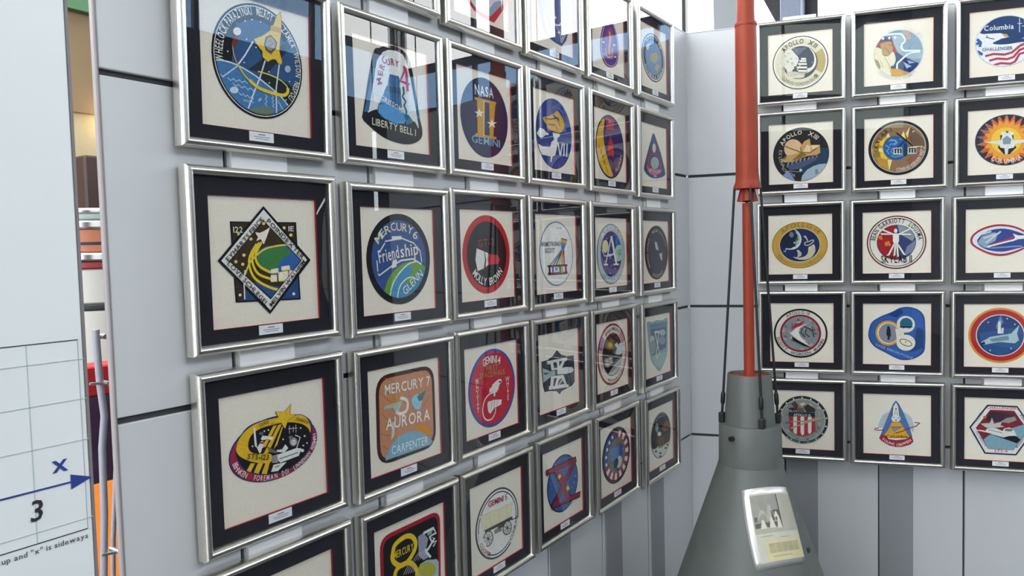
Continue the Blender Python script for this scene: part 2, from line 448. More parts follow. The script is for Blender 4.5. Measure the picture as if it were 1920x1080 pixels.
@design(('L', 3, 0), 'silver frame holding a wide red and yellow oval badge topped by a gold star', [(102, 41), (1135, -159), (1186, 988), (175, 1349)])
def _(e):
    e.ext((218, 640), (1085, 400), (760, 205), (500, 914)); e.disc('2a2e6e', 1, True); e.disc('a3203e', .975)
    e.poly('2a2e6e', [(282, 560), (330, 420), (430, 310), (640, 240), (870, 208), (965, 225), (1035, 300), (1034, 450), (1008, 570), (935, 662), (825, 752), (700, 800), (540, 812), (395, 775), (310, 680)], sm=True)
    e.poly('15161c', [(290, 560), (330, 430), (430, 320), (640, 260), (870, 230), (1000, 300), (1025, 450), (1000, 565), (930, 655), (820, 743), (700, 790), (540, 800), (400, 765), (318, 670)], sm=True)
    e.poly('e1b629', [(290, 540), (318, 450), (400, 350), (520, 283), (690, 240), (870, 214), (960, 230), (1015, 300), (1020, 395), (1000, 352), (950, 312), (880, 293), (800, 288), (640, 312), (520, 350), (440, 410), (408, 490), (418, 560), (480, 598), (630, 603), (630, 682), (540, 692), (430, 672), (340, 632), (300, 590)], sm=True)
    for P in ([(652, 322), (688, 315), (580, 530), (535, 545)], [(702, 312), (737, 305), (606, 590), (558, 600)], [(738, 330), (752, 325), (692, 510), (658, 555)], [(432, 692), (476, 692), (432, 782), (394, 765)], [(502, 692), (556, 692), (510, 797), (463, 785)], [(577, 690), (620, 688), (590, 802), (540, 797)]): e.poly('e1b629', P)
    S = [(825, 105), (817, 205), (872, 216), (795, 270), (768, 352), (730, 290), (636, 302), (702, 232), (675, 180), (765, 185)]
    e.poly('3a3420', [(768+(p[0]-768)*1.06, 230+(p[1]-230)*1.06) for p in S]); e.poly('e4b92c', S)
    e.poly('6d6a60', [(590, 525), (690, 575), (690, 595), (620, 585)])
    e.poly('8c8c8e', [(640, 622), (700, 602), (722, 620), (700, 690), (640, 690)]); e.poly('e4e4e0', [(690, 612), (880, 545), (932, 550), (905, 622), (722, 690), (700, 660)])
    e.line('77777a', [(712, 652), (895, 590)], 10); e.poly(WH, [(655, 710), (785, 682), (700, 772), (632, 780)]); e.line('a03040', [(668, 735), (715, 715)], 8)
    e.poly(WH, [(740, 555), (770, 505), (800, 545), (760, 590), (690, 580), (685, 562)])
    e.el('9a9a9c', (850, 482), 38, 44); e.el('e0e0dc', (852, 486), 22, 26); e.line('77777a', [(838, 482), (866, 490)], 6); e.el('6f6f72', (825, 440), 22, 20)
    e.line(WH, [(866, 415), (916, 437), (880, 550)], 10)
    for P in ([(452, 340), (470, 338), (492, 540), (468, 520)], [(525, 450), (545, 415), (600, 425), (650, 430), (640, 470), (595, 448), (545, 465)], [(490, 540), (530, 470), (560, 480), (530, 580), (515, 595)]): e.poly(WH, P)
    e.poly('a03040', [(520, 480), (565, 482), (550, 500), (515, 495)]); e.el('4a6a8a', (530, 395), 22, 16)
    for P in ([(795, 350), (885, 345)], [(808, 320), (808, 400)], [(845, 330), (845, 385)], [(870, 310), (872, 390)]): e.line('b4b4b4', P, 8)
    e.dots('d8d8cc', 9, (600, 362), (560, 372), (918, 345), (745, 455), (982, 495), (945, 520), (445, 522)); e.dots('d8c860', 11, (958, 425)); e.el(WH, (935, 570), 18, 16)
    e.text('26262a', 'STS-123', (392, 648), (600, 660), .085)
    e.text('4a4020', 'GORIE', (512, 330), (606, 292), .055); e.text('4a4020', 'JOHNSON', (868, 262), (1000, 305), .05)
    e.arc('e0d8d4', 'BEHNKEN', .955, 206, 36, .085, True); e.arc('e0d8d4', 'FOREMAN', .955, 253, 34, .085, True); e.arc('e0d8d4', 'DOI', .955, 281, 10, .085, True)
    e.arc('e0d8d4', 'LINNEHAN', .955, 311, 34, .075, True); e.arc('e0d8d4', 'REISMAN', .955, 351, 32, .07, True)

@design(('L', 4, 0), 'silver frame cut off at the bottom left, holding a gold rimmed badge')
def _(e):
    e.c = (.08, .02); e.r = (.62, .76); e.disc('8a6420', 1, True); e.disc('d39a28', .97); e.disc('1c2442', .8)
    e.star('e0b840', (.08, .1), .28)

@design(('L', 1, 1), 'silver frame holding a bell-shaped badge with a blue capsule and a red number 4', [(140, 250), (592, 304), (622, 950), (175, 893)])
def _(e):
    B = [(300, 312), (345, 292), (400, 288), (448, 310), (480, 350), (510, 460), (545, 680), (573, 790), (562, 850), (500, 882), (420, 876), (330, 842), (245, 775), (213, 738), (216, 690), (262, 360)]
    e.poly('17191e', B, True, sm=True)
    e.poly('3a6c92', [(265, 440), (285, 430), (246, 700), (218, 700)]); e.poly('3a6c92', [(508, 470), (528, 560), (556, 720), (540, 720)])
    e.poly('dfe1df', [(318, 335), (350, 316), (400, 314), (440, 330), (462, 370), (490, 470), (520, 620), (548, 770), (520, 740), (430, 740), (300, 700), (245, 690), (262, 560), (285, 390)])
    e.poly('17191e', [(235, 725), (250, 695), (290, 680), (300, 700), (330, 745), (430, 768), (520, 745), (550, 790), (562, 835), (500, 868), (420, 862), (330, 826), (255, 768)])
    e.line('dfe1df', [(240, 700), (290, 668)], 7); e.line('dfe1df', [(470, 690), (520, 730), (548, 780)], 6)
    e.poly('2e6590', [(362, 462), (415, 468), (424, 490), (424, 525), (445, 690), (458, 760), (380, 760), (318, 725), (292, 690), (296, 660), (350, 530), (355, 490)])
    e.poly('5c9cd0', [(300, 655), (345, 640), (400, 655), (450, 690), (470, 720), (455, 755), (400, 758), (335, 730), (300, 700)])
    e.poly('24506f', [(345, 535), (428, 540), (432, 580), (330, 570)])
    e.line('2c6c94', [(445, 530), (450, 570), (440, 590), (462, 620), (452, 645), (468, 680), (462, 720)], 14); e.poly('2c6c94', [(450, 700), (480, 700), (515, 745), (470, 765)])
    e.text('b02a48', 'MERCURY', (0, 0), (1, 0), .01) if 0 else None
    M = [('M', (318, 528), (308, 490)), ('E', (320, 478), (318, 450)), ('R', (326, 446), (332, 418)), ('C', (332, 412), (346, 382)), ('U', (345, 412), (364, 405)), ('R', (368, 405), (388, 406)), ('Y', (390, 408), (414, 416))]
    for ch, a, b in M: e.text('a8304e', ch, a, b, .125)
    e.poly('b02848', [(442, 398), (468, 410), (462, 440), (444, 425)])
    e.line('b8487c', [(455, 425), (425, 495), (484, 512)], 13); e.line('b8487c', [(462, 430), (474, 555)], 16)
    e.text('d8dcd8', 'GRISSOM', (306, 622), (436, 690), .10)
    e.text('d8d4bc', 'LIBERTY BELL 1', (262, 772), (528, 832), .13)

@design(('L', 2, 1), 'silver frame holding a black ringed blue oval badge with green globe and script lettering', [(146, 187), (580, 207), (606, 828), (182, 880)])
def _(e):
    e.ext((195, 500), (571, 540), (372, 234), (388, 806)); e.disc('1e1f24', 1, True); e.disc('37568f', .86); e.setclip(.86)
    e.poly('6a9c3c', [(305, 760), (312, 690), (340, 620), (390, 565), (440, 540), (490, 540), (540, 570), (560, 620), (540, 690), (470, 780), (380, 800)], sm=True)
    e.poly('3a8cb4', [(345, 760), (360, 660), (410, 590), (450, 560), (470, 600), (430, 650), (440, 680), (480, 650), (500, 600), (560, 590), (560, 690), (470, 790), (380, 790)], sm=True)
    e.el('6a9c3c', (455, 655), 26, 22)
    e.line('d8e4e4', [(335, 770), (352, 680), (390, 610), (440, 555), (490, 535)], 8, sm=True); e.line('d8e4e4', [(380, 780), (392, 700), (430, 648), (470, 635), (490, 650)], 7, sm=True)
    e.line(WH, [(350, 560), (400, 530), (470, 520), (520, 555)], 9)
    e.setclip()
    for ch, a, b in (('M', (262, 430), (290, 388)), ('E', (290, 388), (306, 362)), ('R', (306, 366), (338, 348)), ('C', (338, 346), (366, 338)), ('U', (368, 342), (400, 342)), ('R', (402, 344), (430, 350)), ('Y', (428, 350), (462, 368)), ('6', (462, 385), (490, 400))): e.text('dcd8b8', ch, a, b, .15)
    for P in ([(262, 610), (270, 625), (350, 560)], [(255, 530), (262, 600)], [(300, 410), (400, 390), (470, 420), (510, 470), (520, 540)], [(268, 480), (300, 420)]): e.line(WH, P, 7)
    e.text(WH, 'Friend', (270, 548), (388, 512), .24); e.text(WH, 'ship', (396, 512), (500, 490), .24)
    e.poly(WH, [(340, 378), (398, 376), (396, 398), (342, 402)]); e.poly(WH, [(348, 530), (372, 522), (370, 570), (342, 580)])
    e.text('d8e4e4', 'GLENN', (425, 750), (530, 625), .16)

@design(('L', 3, 1), 'silver frame holding a rounded orange badge with a brown border over a blue globe', [(158, 250), (570, 160), (592, 745), (182, 902)])
def _(e):
    Q = [(210, 282), (545, 205), (565, 700), (225, 830)]
    e.rrect('42261e', Q, .22, True); e.rrect('c48a66', Q, .2, shrink=.09)
    P = [(238, 300), (528, 234), (546, 690), (248, 800)]; e.clip = [e.pt(p) for p in reversed([(232, 305), (250, 290), (510, 238), (530, 255), (548, 665), (530, 695), (270, 790), (245, 770)])]
    for a, b in (((235, 380), (290, 430)), ((300, 300), (260, 290)), ((400, 370), (420, 440)), ((238, 500), (300, 560)), ((240, 630), (290, 640)), ((540, 600), (470, 640)), ((530, 380), (480, 470)), ((250, 700), (280, 720))): e.line('9c6a4e', [a, b], 3)
    e.el('d68c28', (480, 610), 50, 42); e.poly('7eb0c6', [(268, 785), (290, 720), (330, 660), (390, 620), (450, 612), (510, 640), (552, 690), (530, 720), (280, 800)], sm=True)
    e.clip = None
    e.poly('d08a3c', [(275, 412), (330, 398), (385, 415), (360, 430), (290, 430)])
    e.poly('aab8ac', [(255, 480), (262, 460), (365, 425), (360, 450), (345, 480), (340, 500), (320, 510), (310, 470)])
    e.poly('c4ccbc', [(305, 560), (325, 545), (318, 640), (300, 668)])
    e.line('ece6d8', [(352, 410), (385, 420), (395, 450), (385, 490), (350, 505), (330, 490)], 16, sm=True); e.line('b4beb4', [(352, 440), (335, 500)], 9)
    e.poly('94c8d4', [(415, 415), (430, 395), (450, 385), (478, 430), (465, 480), (440, 478), (420, 450)]); e.poly('47748a', [(448, 400), (500, 362), (480, 420), (460, 430)])
    e.text('efe9dc', 'MERCURY 7', (262, 392), (522, 332), .19); e.text('efe9dc', 'AURORA', (268, 606), (524, 540), .22); e.text('dfe8e8', 'CARPENTER', (303, 755), (514, 688), .16)

@design(('L', 4, 1), 'silver frame cut off at the bottom, black and red badge with a yellow figure eight', [(268, 600), (922, 283), (984, 1258), (313, 1690)])
def _(e):
    Q = [(330, 655), (895, 365), (935, 1240), (370, 1600)]
    e.rrect('a81e2e', Q, .16, True); e.rrect('16151a', Q, .14, shrink=.09)
    e.poly('a8bcc4', [(720, 920), (780, 880), (880, 870), (900, 900), (910, 1150), (760, 1200), (690, 1050)]); e.el('b4b24a', (790, 980), 90, 80)
    e.line('e4c528', [(455, 810), (450, 850), (470, 900), (530, 935), (600, 890), (660, 780), (670, 700), (640, 645), (590, 632), (530, 665), (470, 730), (455, 810)], 42, sm=True)
    e.line('e4c528', [(530, 935), (490, 985), (480, 1070), (520, 1170), (600, 1190), (670, 1110), (690, 1000), (650, 925), (600, 905), (530, 935)], 42, sm=True)
    e.poly('9a9db0', [(690, 640), (740, 600), (790, 660), (770, 780), (800, 850), (750, 880), (700, 830), (700, 760)])
    e.line('e0e6e4', [(742, 605), (835, 552), (862, 600), (800, 640), (850, 655), (790, 770), (760, 780)], 24); e.line('e0e6e4', [(800, 640), (830, 700), (870, 680), (840, 740)], 16); e.line('e0e6e4', [(770, 790), (820, 850)], 22)
    e.poly('8fb0aa', [(780, 600), (830, 570), (820, 610), (780, 630)])
    for i in range(5): e.line('c8c8c8', [(640+i*26, 900-i*10), (700+i*18, 800-i*8)], 5); e.line('c8c8c8', [(560+i*22, 1030-i*6), (600+i*18, 935-i*4)], 6)
    e.text('e4c528', 'MERCURY', (462, 868), (648, 770), .14)

@design(('L', 1, 2), 'silver frame holding a dark navy oval badge with a tall gold roman numeral two', [(112, 193), (468, 305), (483, 905), (133, 857)])
def _(e):
    e.ext((148, 500), (455, 585), (285, 290), (328, 848)); e.disc('1c1f45', 1, True); e.setclip(.99)
    G = 'c8922c'
    e.poly(G, [(236, 426), (380, 462), (378, 480), (240, 446)]); e.poly(G, [(244, 678), (382, 704), (382, 722), (246, 700)])
    e.poly(G, [(255, 440), (300, 452), (300, 700), (260, 690)]); e.poly(G, [(335, 460), (375, 470), (368, 560), (362, 710), (338, 706)])
    e.poly('e4d4b0', [(298, 452), (303, 452), (303, 700), (298, 700)])
    for c in ((270, 540), (352, 612)): e.star('e6e0cc', c, 34, .38)
    e.setclip()
    e.text(WH, 'NASA', (240, 408), (362, 436), .22); e.text('7fa8c8', 'GEMINI', (222, 740), (404, 776), .16)

@design(('L', 2, 2), 'silver frame holding a red ringed black badge with a red and white capsule', [(125, 202), (527, 220), (552, 890), (152, 938)])
def _(e):
    e.ext((158, 520), (512, 575), (300, 250), (350, 866)); e.disc('b8252e', 1, True); e.disc('17161b', .84)
    e.poly(WH, [(262, 512), (318, 535), (326, 600), (318, 668), (272, 690), (254, 600)]); e.poly(WH, [(322, 538), (348, 548), (350, 640), (330, 660), (334, 600)])
    e.poly('c42c3e', [(350, 555), (420, 565), (438, 600), (424, 634), (352, 640), (344, 600)])
    e.text('8c2430', 'GT-3', (272, 505), (392, 490), .17)
    e.arc(WH, 'MOLLY', .80, 240, 48, .17, True); e.arc(WH, 'BROWN', .80, 299, 50, .17, True)

@design(('L', 3, 2), 'silver frame holding a bright red oval badge with a white floating spacewalker', [(116, 320), (505, 240), (525, 883), (140, 1023)])
def _(e):
    e.ext((156, 630), (498, 560), (330, 314), (330, 914)); e.disc('3450a0', 1, True); e.disc('c02038', .93)
    e.line('ece4dc', [(365, 640), (310, 662), (275, 710), (262, 780), (270, 835), (295, 860), (330, 850), (355, 800), (355, 770)], 8, sm=True)
    e.poly(WH, [(300, 720), (345, 705), (400, 703), (398, 740), (345, 770), (318, 812), (304, 800), (296, 750)])
    for x in (330, 350, 370): e.line('9a8a84', [(x, 705), (x-8, 775)], 4)
    e.poly(WH, [(330, 590), (358, 562), (380, 545), (398, 548), (398, 572), (382, 590), (375, 625), (365, 640), (355, 635), (352, 678), (342, 680), (338, 640), (308, 650), (310, 620), (326, 608)]); e.el('9c2436', (386, 568), 9)
    for ch, a, b in (('G', (260, 452), (282, 444)), ('E', (280, 436), (298, 430)), ('M', (298, 428), (318, 424)), ('I', (322, 424), (330, 423)), ('N', (332, 423), (350, 421)), ('I', (353, 421), (360, 421)), ('4', (364, 428), (386, 430))): e.text(WH, ch, a, b, .17)
    e.text('b88a5c', 'FIRST', (282, 486), (370, 470), .12); e.text('b88a5c', 'SPACEWALK', (236, 545), (424, 505), .12)
    e.stack('e0d0cc', 'MCDIVITT', (216, 560), (225, 785), .10); e.stack('e0d0cc', 'WHITE', (440, 545), (446, 690), .11)

@design(('L', 4, 2), 'silver frame holding a round white badge with a covered wagon', [(90, 488), (437, 337), (457, 903), (108, 1085)])
def _(e):
    e.ext((135, 760), (424, 640), (310, 474), (255, 972)); e.disc('4a4e54', 1, True); e.disc('e6e5de', .95); e.disc('3a3c40', .9); e.disc('e6e5de', .865)
    T = [(162, 668), (200, 660), (240, 640), (285, 634), (330, 605), (360, 600), (384, 576), (378, 630), (372, 680), (280, 730), (188, 768)]
    e.line('a8a490', T, 4, True); e.poly('e2dcb8', T)
    for a, b in (((225, 655), (235, 745)), ((290, 634), (295, 720)), ((340, 608), (345, 695))): e.line('c8c2a0', [a, b], 3)
    e.poly('4c4a48', [(190, 766), (380, 680), (385, 700), (200, 782)]); e.poly('8a8a84', [(255, 770), (300, 740), (310, 775), (262, 795)]); e.poly('5a5854', [(280, 745), (340, 720), (340, 745), (285, 760)])
    for c, rx, ry in (((217, 822), 34, 54), ((346, 757), 30, 50)):
        e.el('3a3a3c', c, rx, ry, rot=8); e.el('d2d2ca', c, rx-5, ry-6, rot=8); e.el('5a5a5a', c, 7, 9)
        for k in range(4):
            a = R(k*45+15); e.line('4a4a4c', [(c[0]-rx*.9*math.cos(a), c[1]-ry*.9*math.sin(a)), (c[0]+rx*.9*math.cos(a), c[1]+ry*.9*math.sin(a))], 3)
    e.line('4a4a4c', [(375, 705), (405, 690)], 5)
    e.poly('e6e5de', [(150, 790), (172, 790), (222, 915), (205, 945), (160, 870)]); e.poly('e6e5de', [(360, 850), (395, 700), (425, 690), (400, 800), (375, 865)])
    e.text('9c2434', 'GEMINI 5', (216, 612), (342, 562), .13)
    e.arc('9c2434', 'COOPER', .92, 222, 42, .085, True); e.arc('303034', 'CONRAD', .92, -28, 48, .085, True)

@design(('L', 1, 3), 'silver frame holding a royal blue oval badge with a gold flame and white torch', [(637, 370), (903, 450), (907, 968), (645, 935)])
def _(e):
    e.ext((660, 660), (888, 730), (768, 448), (790, 930)); e.disc('243c86', 1, True); e.setclip(.985)
    e.poly('d2a230', [(705, 580), (740, 570), (778, 550), (800, 534), (828, 580), (842, 625), (830, 670), (800, 682), (765, 668), (735, 655), (728, 625), (712, 605)], sm=True)
    for P in ([(720, 585), (750, 592), (800, 580), (810, 600)], [(735, 625), (780, 630), (800, 660)], [(770, 560), (800, 590), (815, 640)]): e.line('243c86', P, 6)
    e.poly(WH, [(684, 650), (710, 660), (724, 680), (742, 688), (738, 700), (720, 700), (700, 718), (684, 716), (664, 690)])
    e.poly(WH, [(766, 682), (812, 690), (812, 706), (796, 720), (796, 750), (790, 800), (780, 838), (764, 845), (756, 882), (750, 882), (752, 845), (700, 834), (686, 806), (672, 780), (670, 758), (700, 776), (750, 780), (758, 745), (776, 730), (768, 700)])
    e.setclip()
    for P in ([(799, 748), (812, 836)], [(828, 752), (814, 838)], [(839, 754), (836, 842)], [(858, 757), (853, 846)]): e.line(WH, P, 11)

@design(('L', 2, 3), 'silver frame holding a white oval badge with a striped ray fanning over roman numerals', [(722, 238), (1028, 252), (1043, 840), (735, 873)])
def _(e):
    e.ext((760, 530), (1012, 560), (878, 298), (900, 802)); e.disc('6c7ea0', 1, True); e.disc('e8e8e2', .965)
    e.dots('8a8a90', 6, (893, 350), (918, 350)); e.line('9a9a9e', [(900, 345), (912, 355)], 4); e.line('b0b0b0', [(908, 360), (925, 440)], 2)
    for x, c in ((840, '8a8a8c'), (862, '5a6a9a'), (884, '3a6a5a'), (906, 'd0b030'), (926, 'c87828'), (946, 'a83030')): e.line(c, [(940-(940-x)*.05, 510), (x, 640)], 11)
    e.poly('6080b4', [(916, 455), (962, 465), (940, 530), (924, 510)]); e.poly('d8a828', [(922, 432), (966, 444), (960, 470), (918, 460)]); e.line('303038', [(922, 430), (966, 443)], 5)
    e.poly('5c2a30', [(818, 640), (968, 632), (968, 648), (822, 656)]); e.poly('5c2a30', [(822, 698), (970, 690), (970, 708), (824, 718)])
    for x, c in ((833, '5c2a30'), (858, '3a4a8c'), (912, '4a5a5a'), (956, '5c2a30')): e.line(c, [(x, 645), (x+3, 705)], 17)
    e.poly('4a8cc8', [(872, 660), (898, 658), (886, 690)]); e.line('c8b040', [(928, 645), (930, 700)], 14)
    e.text('5a5e70', 'ARMSTRONG', (770, 492), (914, 486), .11); e.text('5a5e70', 'SCOTT', (800, 542), (872, 542), .12)

@design(('L', 3, 3), 'silver frame holding a dark shield badge with a white docked spacecraft over IX', [(690, 203), (983, 150), (1000, 710), (707, 810)])
def _(e):
    S = [(722, 402), (770, 388), (805, 360), (833, 318), (862, 350), (905, 365), (955, 360), (960, 430), (965, 560), (945, 590), (900, 612), (868, 630), (858, 652), (835, 628), (790, 622), (748, 632), (735, 590), (725, 480)]
    e.poly('3a3e48', S, True)
    e.poly(WH, [(760, 398), (908, 374), (905, 398), (890, 405), (870, 455), (795, 470), (786, 420), (765, 424)]); e.poly(WH, [(790, 516), (880, 505), (908, 580), (920, 582), (920, 600), (775, 616), (776, 590), (786, 585)])
    e.poly('3a3e48', [(806, 410), (830, 406), (838, 450), (812, 455)]); e.poly('3a3e48', [(850, 402), (872, 400), (850, 440)]); e.poly('3a3e48', [(812, 530), (835, 525), (818, 590), (808, 588)]); e.poly('3a3e48', [(850, 540), (870, 530), (890, 575), (838, 582)])
    e.line('d8dcd8', [(880, 530), (848, 580)], 8)
    e.poly('dcdcd6', [(835, 462), (900, 446), (945, 448), (956, 470), (945, 488), (900, 498), (838, 500)]); e.line('6a6e74', [(918, 448), (920, 492)], 4); e.line('6a6e74', [(940, 448), (942, 488)], 4)
    e.poly('a8b8bc', [(728, 450), (785, 475), (832, 470), (832, 505), (790, 515), (735, 562)]); e.poly('4a5a6a', [(738, 485), (780, 485), (760, 500), (738, 500)]); e.el('4a4e54', (826, 487), 9, 24)

@design(('L', 4, 3), 'silver frame holding a mottled blue oval badge crossed by a large red X', [(582, 250), (840, 143), (857, 637), (603, 792)])
def _(e):
    e.ext((623, 480), (822, 400), (745, 248), (705, 660)); e.disc('1e2238', 1, True); e.disc('40629c', .96); e.setclip(.95)
    rng = random.Random(3)
    for _i in range(60):
        c = (625+rng.random()*195, 260+rng.random()*390); e.line(rng.choice(['6a90c0', '2c4a80', '5a82b8', '86a8cc']), [c, (c[0]+rng.uniform(-14, 14), c[1]+rng.uniform(-16, 16))], 6)
    e.setclip()
    D = [(610, 362), (800, 278), (805, 300), (740, 440), (735, 470), (770, 545), (835, 515), (832, 545), (662, 615), (655, 628), (650, 605), (712, 470), (665, 370), (630, 376), (618, 392)]
    e.line('26182a', D, 10, True); e.poly('8e2440', D)
    e.poly('40629c', [(690, 362), (770, 322), (728, 410)]); e.poly('40629c', [(718, 500), (745, 560), (690, 588)])
    e.poly('e0cf58', [(684, 405), (698, 385), (708, 402), (694, 424)]); e.poly('e0cf58', [(740, 485), (755, 468), (764, 490), (750, 508)])

@design(('L', 1, 4), 'silver frame holding a purple oval badge with a yellow crescent and red rocket', [(130, 228), (405, 300), (410, 902), (138, 875)])
def _(e):
    e.ext((152, 540), (390, 610), (250, 298), (285, 870)); e.disc('241c38', 1, True); e.disc('3b2a66', .95); e.setclip(.95)
    e.poly('d8ac2c', [(222, 340), (220, 420), (218, 520), (232, 610), (250, 690), (272, 770), (296, 845), (250, 850), (150, 700), (140, 400)], sm=True); e.setclip()
    e.poly('c0384c', [(240, 330), (305, 345), (308, 442), (245, 428)])
    for x in (256, 274, 292): e.line('3b2a66', [(x, 352), (x+2, 422)], 5)
    e.poly('c8362c', [(276, 470), (286, 530), (298, 560), (304, 675), (255, 660), (258, 560), (268, 530)]); e.line('8c2430', [(258, 570), (298, 575)], 5)
    e.stack('2a2034', 'LOVELL', (183, 590), (252, 805), .11); e.arc('d0b050', 'ALDRIN', .86, -40, 50, .11, True)

@design(('L', 2, 4), 'silver frame holding a pale ringed oval badge with a large white letter A on blue', [(155, 195), (447, 198), (465, 835), (172, 873)])
def _(e):
    e.ext((182, 540), (440, 560), (305, 254), (320, 830)); e.disc('76808c', 1, True); e.disc('a8b4ba', .965); e.disc('2a2a78', .75); e.setclip(.75)
    e.poly('35619c', [(330, 330), (420, 420), (410, 480), (350, 440)]); e.el('dcd4a8', (258, 470), 28, 62); e.el('a8c4b0', (382, 530), 38, 80); e.poly('7ca88c', [(365, 500), (400, 490), (410, 540), (380, 560)])
    e.dots('d8d8e8', 5, (270, 395), (330, 440), (300, 580), (350, 680), (305, 725), (255, 610), (315, 650)); e.setclip()
    e.line('d4d8dc', [(225, 500), (250, 560), (310, 560), (350, 500)], 7)
    e.line(WH, [(312, 372), (262, 640)], 12); e.line(WH, [(312, 372), (362, 640)], 26); e.line(WH, [(282, 548), (345, 546)], 8); e.line(WH, [(246, 643), (284, 643)], 10); e.line(WH, [(332, 640), (384, 638)], 10)
    e.arc(WH, 'APOLLO', .80, 88, 110, .13); e.arc(WH, 'NASA', .96, 270, 52, .13, True)

@design(('L', 3, 4), 'silver frame holding a red edged oval badge with an astronaut before a dark moonscape', [(125, 272), (415, 213), (432, 850), (143, 957)])
def _(e):
    e.ext((147, 580), (411, 500), (288, 262), (270, 868)); e.disc('9c1c2c', 1, True); e.disc('ddd8ca', .93); e.disc('8c2c38', .70); e.disc('2c2016', .67)
    e.sector('b88898', .72, .93, 20, 50); e.sector('8c84a0', .72, .93, 135, 165)
    e.setclip(.67)
    for r, c in ((62, '5a4418'), (40, '8a6c18'), (22, 'c8a022')): e.el(c, (262, 470), r*.7, r)
    e.poly('54464e', [(200, 590), (240, 585), (280, 590), (330, 560), (380, 540), (400, 700), (240, 760), (200, 690)]); e.poly('16181a', [(205, 690), (280, 620), (340, 570), (372, 545), (330, 590), (250, 750)])
    e.poly('c8ccc8', [(245, 755), (300, 670), (360, 600), (395, 590), (380, 740), (290, 790)])
    for i in range(6): e.line('54585c', [(262+i*18, 750-i*16), (300+i*14, 680-i*14)], 5)
    e.setclip()
    e.poly('c4ccc8', [(345, 455), (395, 450), (400, 540), (340, 570), (305, 560), (318, 515)]); e.poly('d4d8d4', [(298, 470), (320, 450), (340, 480), (318, 500)])
    for c, r in (((232, 625), 24), ((262, 605), 20), ((235, 665), 26), ((268, 640), 18)): e.el('9c968c', c, r); e.el('c0bcb0', c, r*.6)
    e.arc('403438', 'APOLLO MISSION', .77, 92, 70, .10); e.arc('7a685c', 'SHEPARD', .77, 183, 50, .06); e.arc('7a685c', 'MITCHELL ROOSA', .88, 300, 110, .07, True)

@design(('L', 4, 4), 'silver frame holding a black edged oval badge with a patriotic red white and blue ring', [(115, 355), (352, 250), (367, 765), (133, 905)])
def _(e):
    e.ext((141, 590), (350, 510), (265, 326), (232, 790)); e.disc('1a1b20', 1, True); e.sector('2f4fa0', .64, .87, 95, 200, 24); e.sector('a8243c', .64, .87, -160, 95, 48)
    for a in range(-150, 90, 24): e.sector(WH, .64, .87, a, a+12, 4)
    for a in (108, 128, 148, 168, 188): e.sector(WH, .70, .82, a, a+8, 2)
    e.disc('7a7264', .64); e.setclip(.62)
    rng = random.Random(5)
    for _i in range(40):
        c = (190+rng.random()*110, 410+rng.random()*290); e.el(rng.choice(['8c8474', '665e52', '948a78']), c, 8, 9, n=6)
    e.setclip()
    e.poly('5c84b8', [(192, 510), (262, 488), (265, 560), (240, 600), (200, 610)]); e.poly('2c50a8', [(262, 475), (285, 462), (290, 570), (262, 680), (235, 688), (262, 560)])
    e.el('d4d0c4', (262, 610), 22, 48, rot=10); e.el('23232a', (240, 620), 16, 42, rot=8)

@design(('L', 1, 5), 'silver frame holding a tall dark blue triangular badge with a red ring', [(547, 358), (770, 408), (777, 948), (558, 930)])
def _(e):
    e.poly('28386a', [(660, 458), (690, 530), (720, 620), (745, 720), (762, 800), (755, 830), (715, 852), (660, 858), (615, 835), (588, 800), (583, 765), (605, 660), (635, 540)], True, sm=True)
    e.poly('4a3058', [(630, 590), (700, 600), (735, 740), (700, 800), (640, 800), (600, 740)], sm=True)
    e.el('8c2c50', (668, 728), 62, 90); e.el('28386a', (672, 715), 48, 68); e.el('9aa8a8', (672, 722), 36, 54); e.el('c8c8c0', (665, 590), 15, 42)
    e.poly('b86878', [(600, 742), (622, 775), (668, 800), (712, 785), (730, 770), (718, 810), (670, 832), (622, 812)], sm=True); e.text('e0c8c8', 'APOLLO I', (622, 800), (718, 806), .10); e.el('8aa0c8', (675, 840), 14, 10)

@design(('L', 2, 5), 'silver frame holding a brown edged black oval badge with two small white shapes', [(612, 215), (855, 213), (865, 795), (630, 828)])
def _(e):
    e.ext((640, 520), (858, 530), (745, 262), (755, 785)); e.disc('6a2c24', 1, True); e.disc('25242c', .95); e.disc('2e2e3c', .68)
    e.poly('c4c8c8', [(730, 425), (750, 425), (768, 490), (760, 508), (742, 490)]); e.poly('c4c8c8', [(772, 530), (785, 540), (800, 520), (802, 600), (790, 598)])
    e.line('5a5a64', [(690, 400), (740, 420), (780, 530)], 3)
    e.arc('c8c4bc', 'NASA', .76, 100, 36, .10); e.arc('a8a4a0', 'AERONAUTICS', .76, 45, 60, .07); e.arc('c8c4bc', 'MANNED APOLLO', .76, 180, 80, .09); e.arc('b8b4b0', 'SPACECRAFT', .92, 275, 60, .10, True)

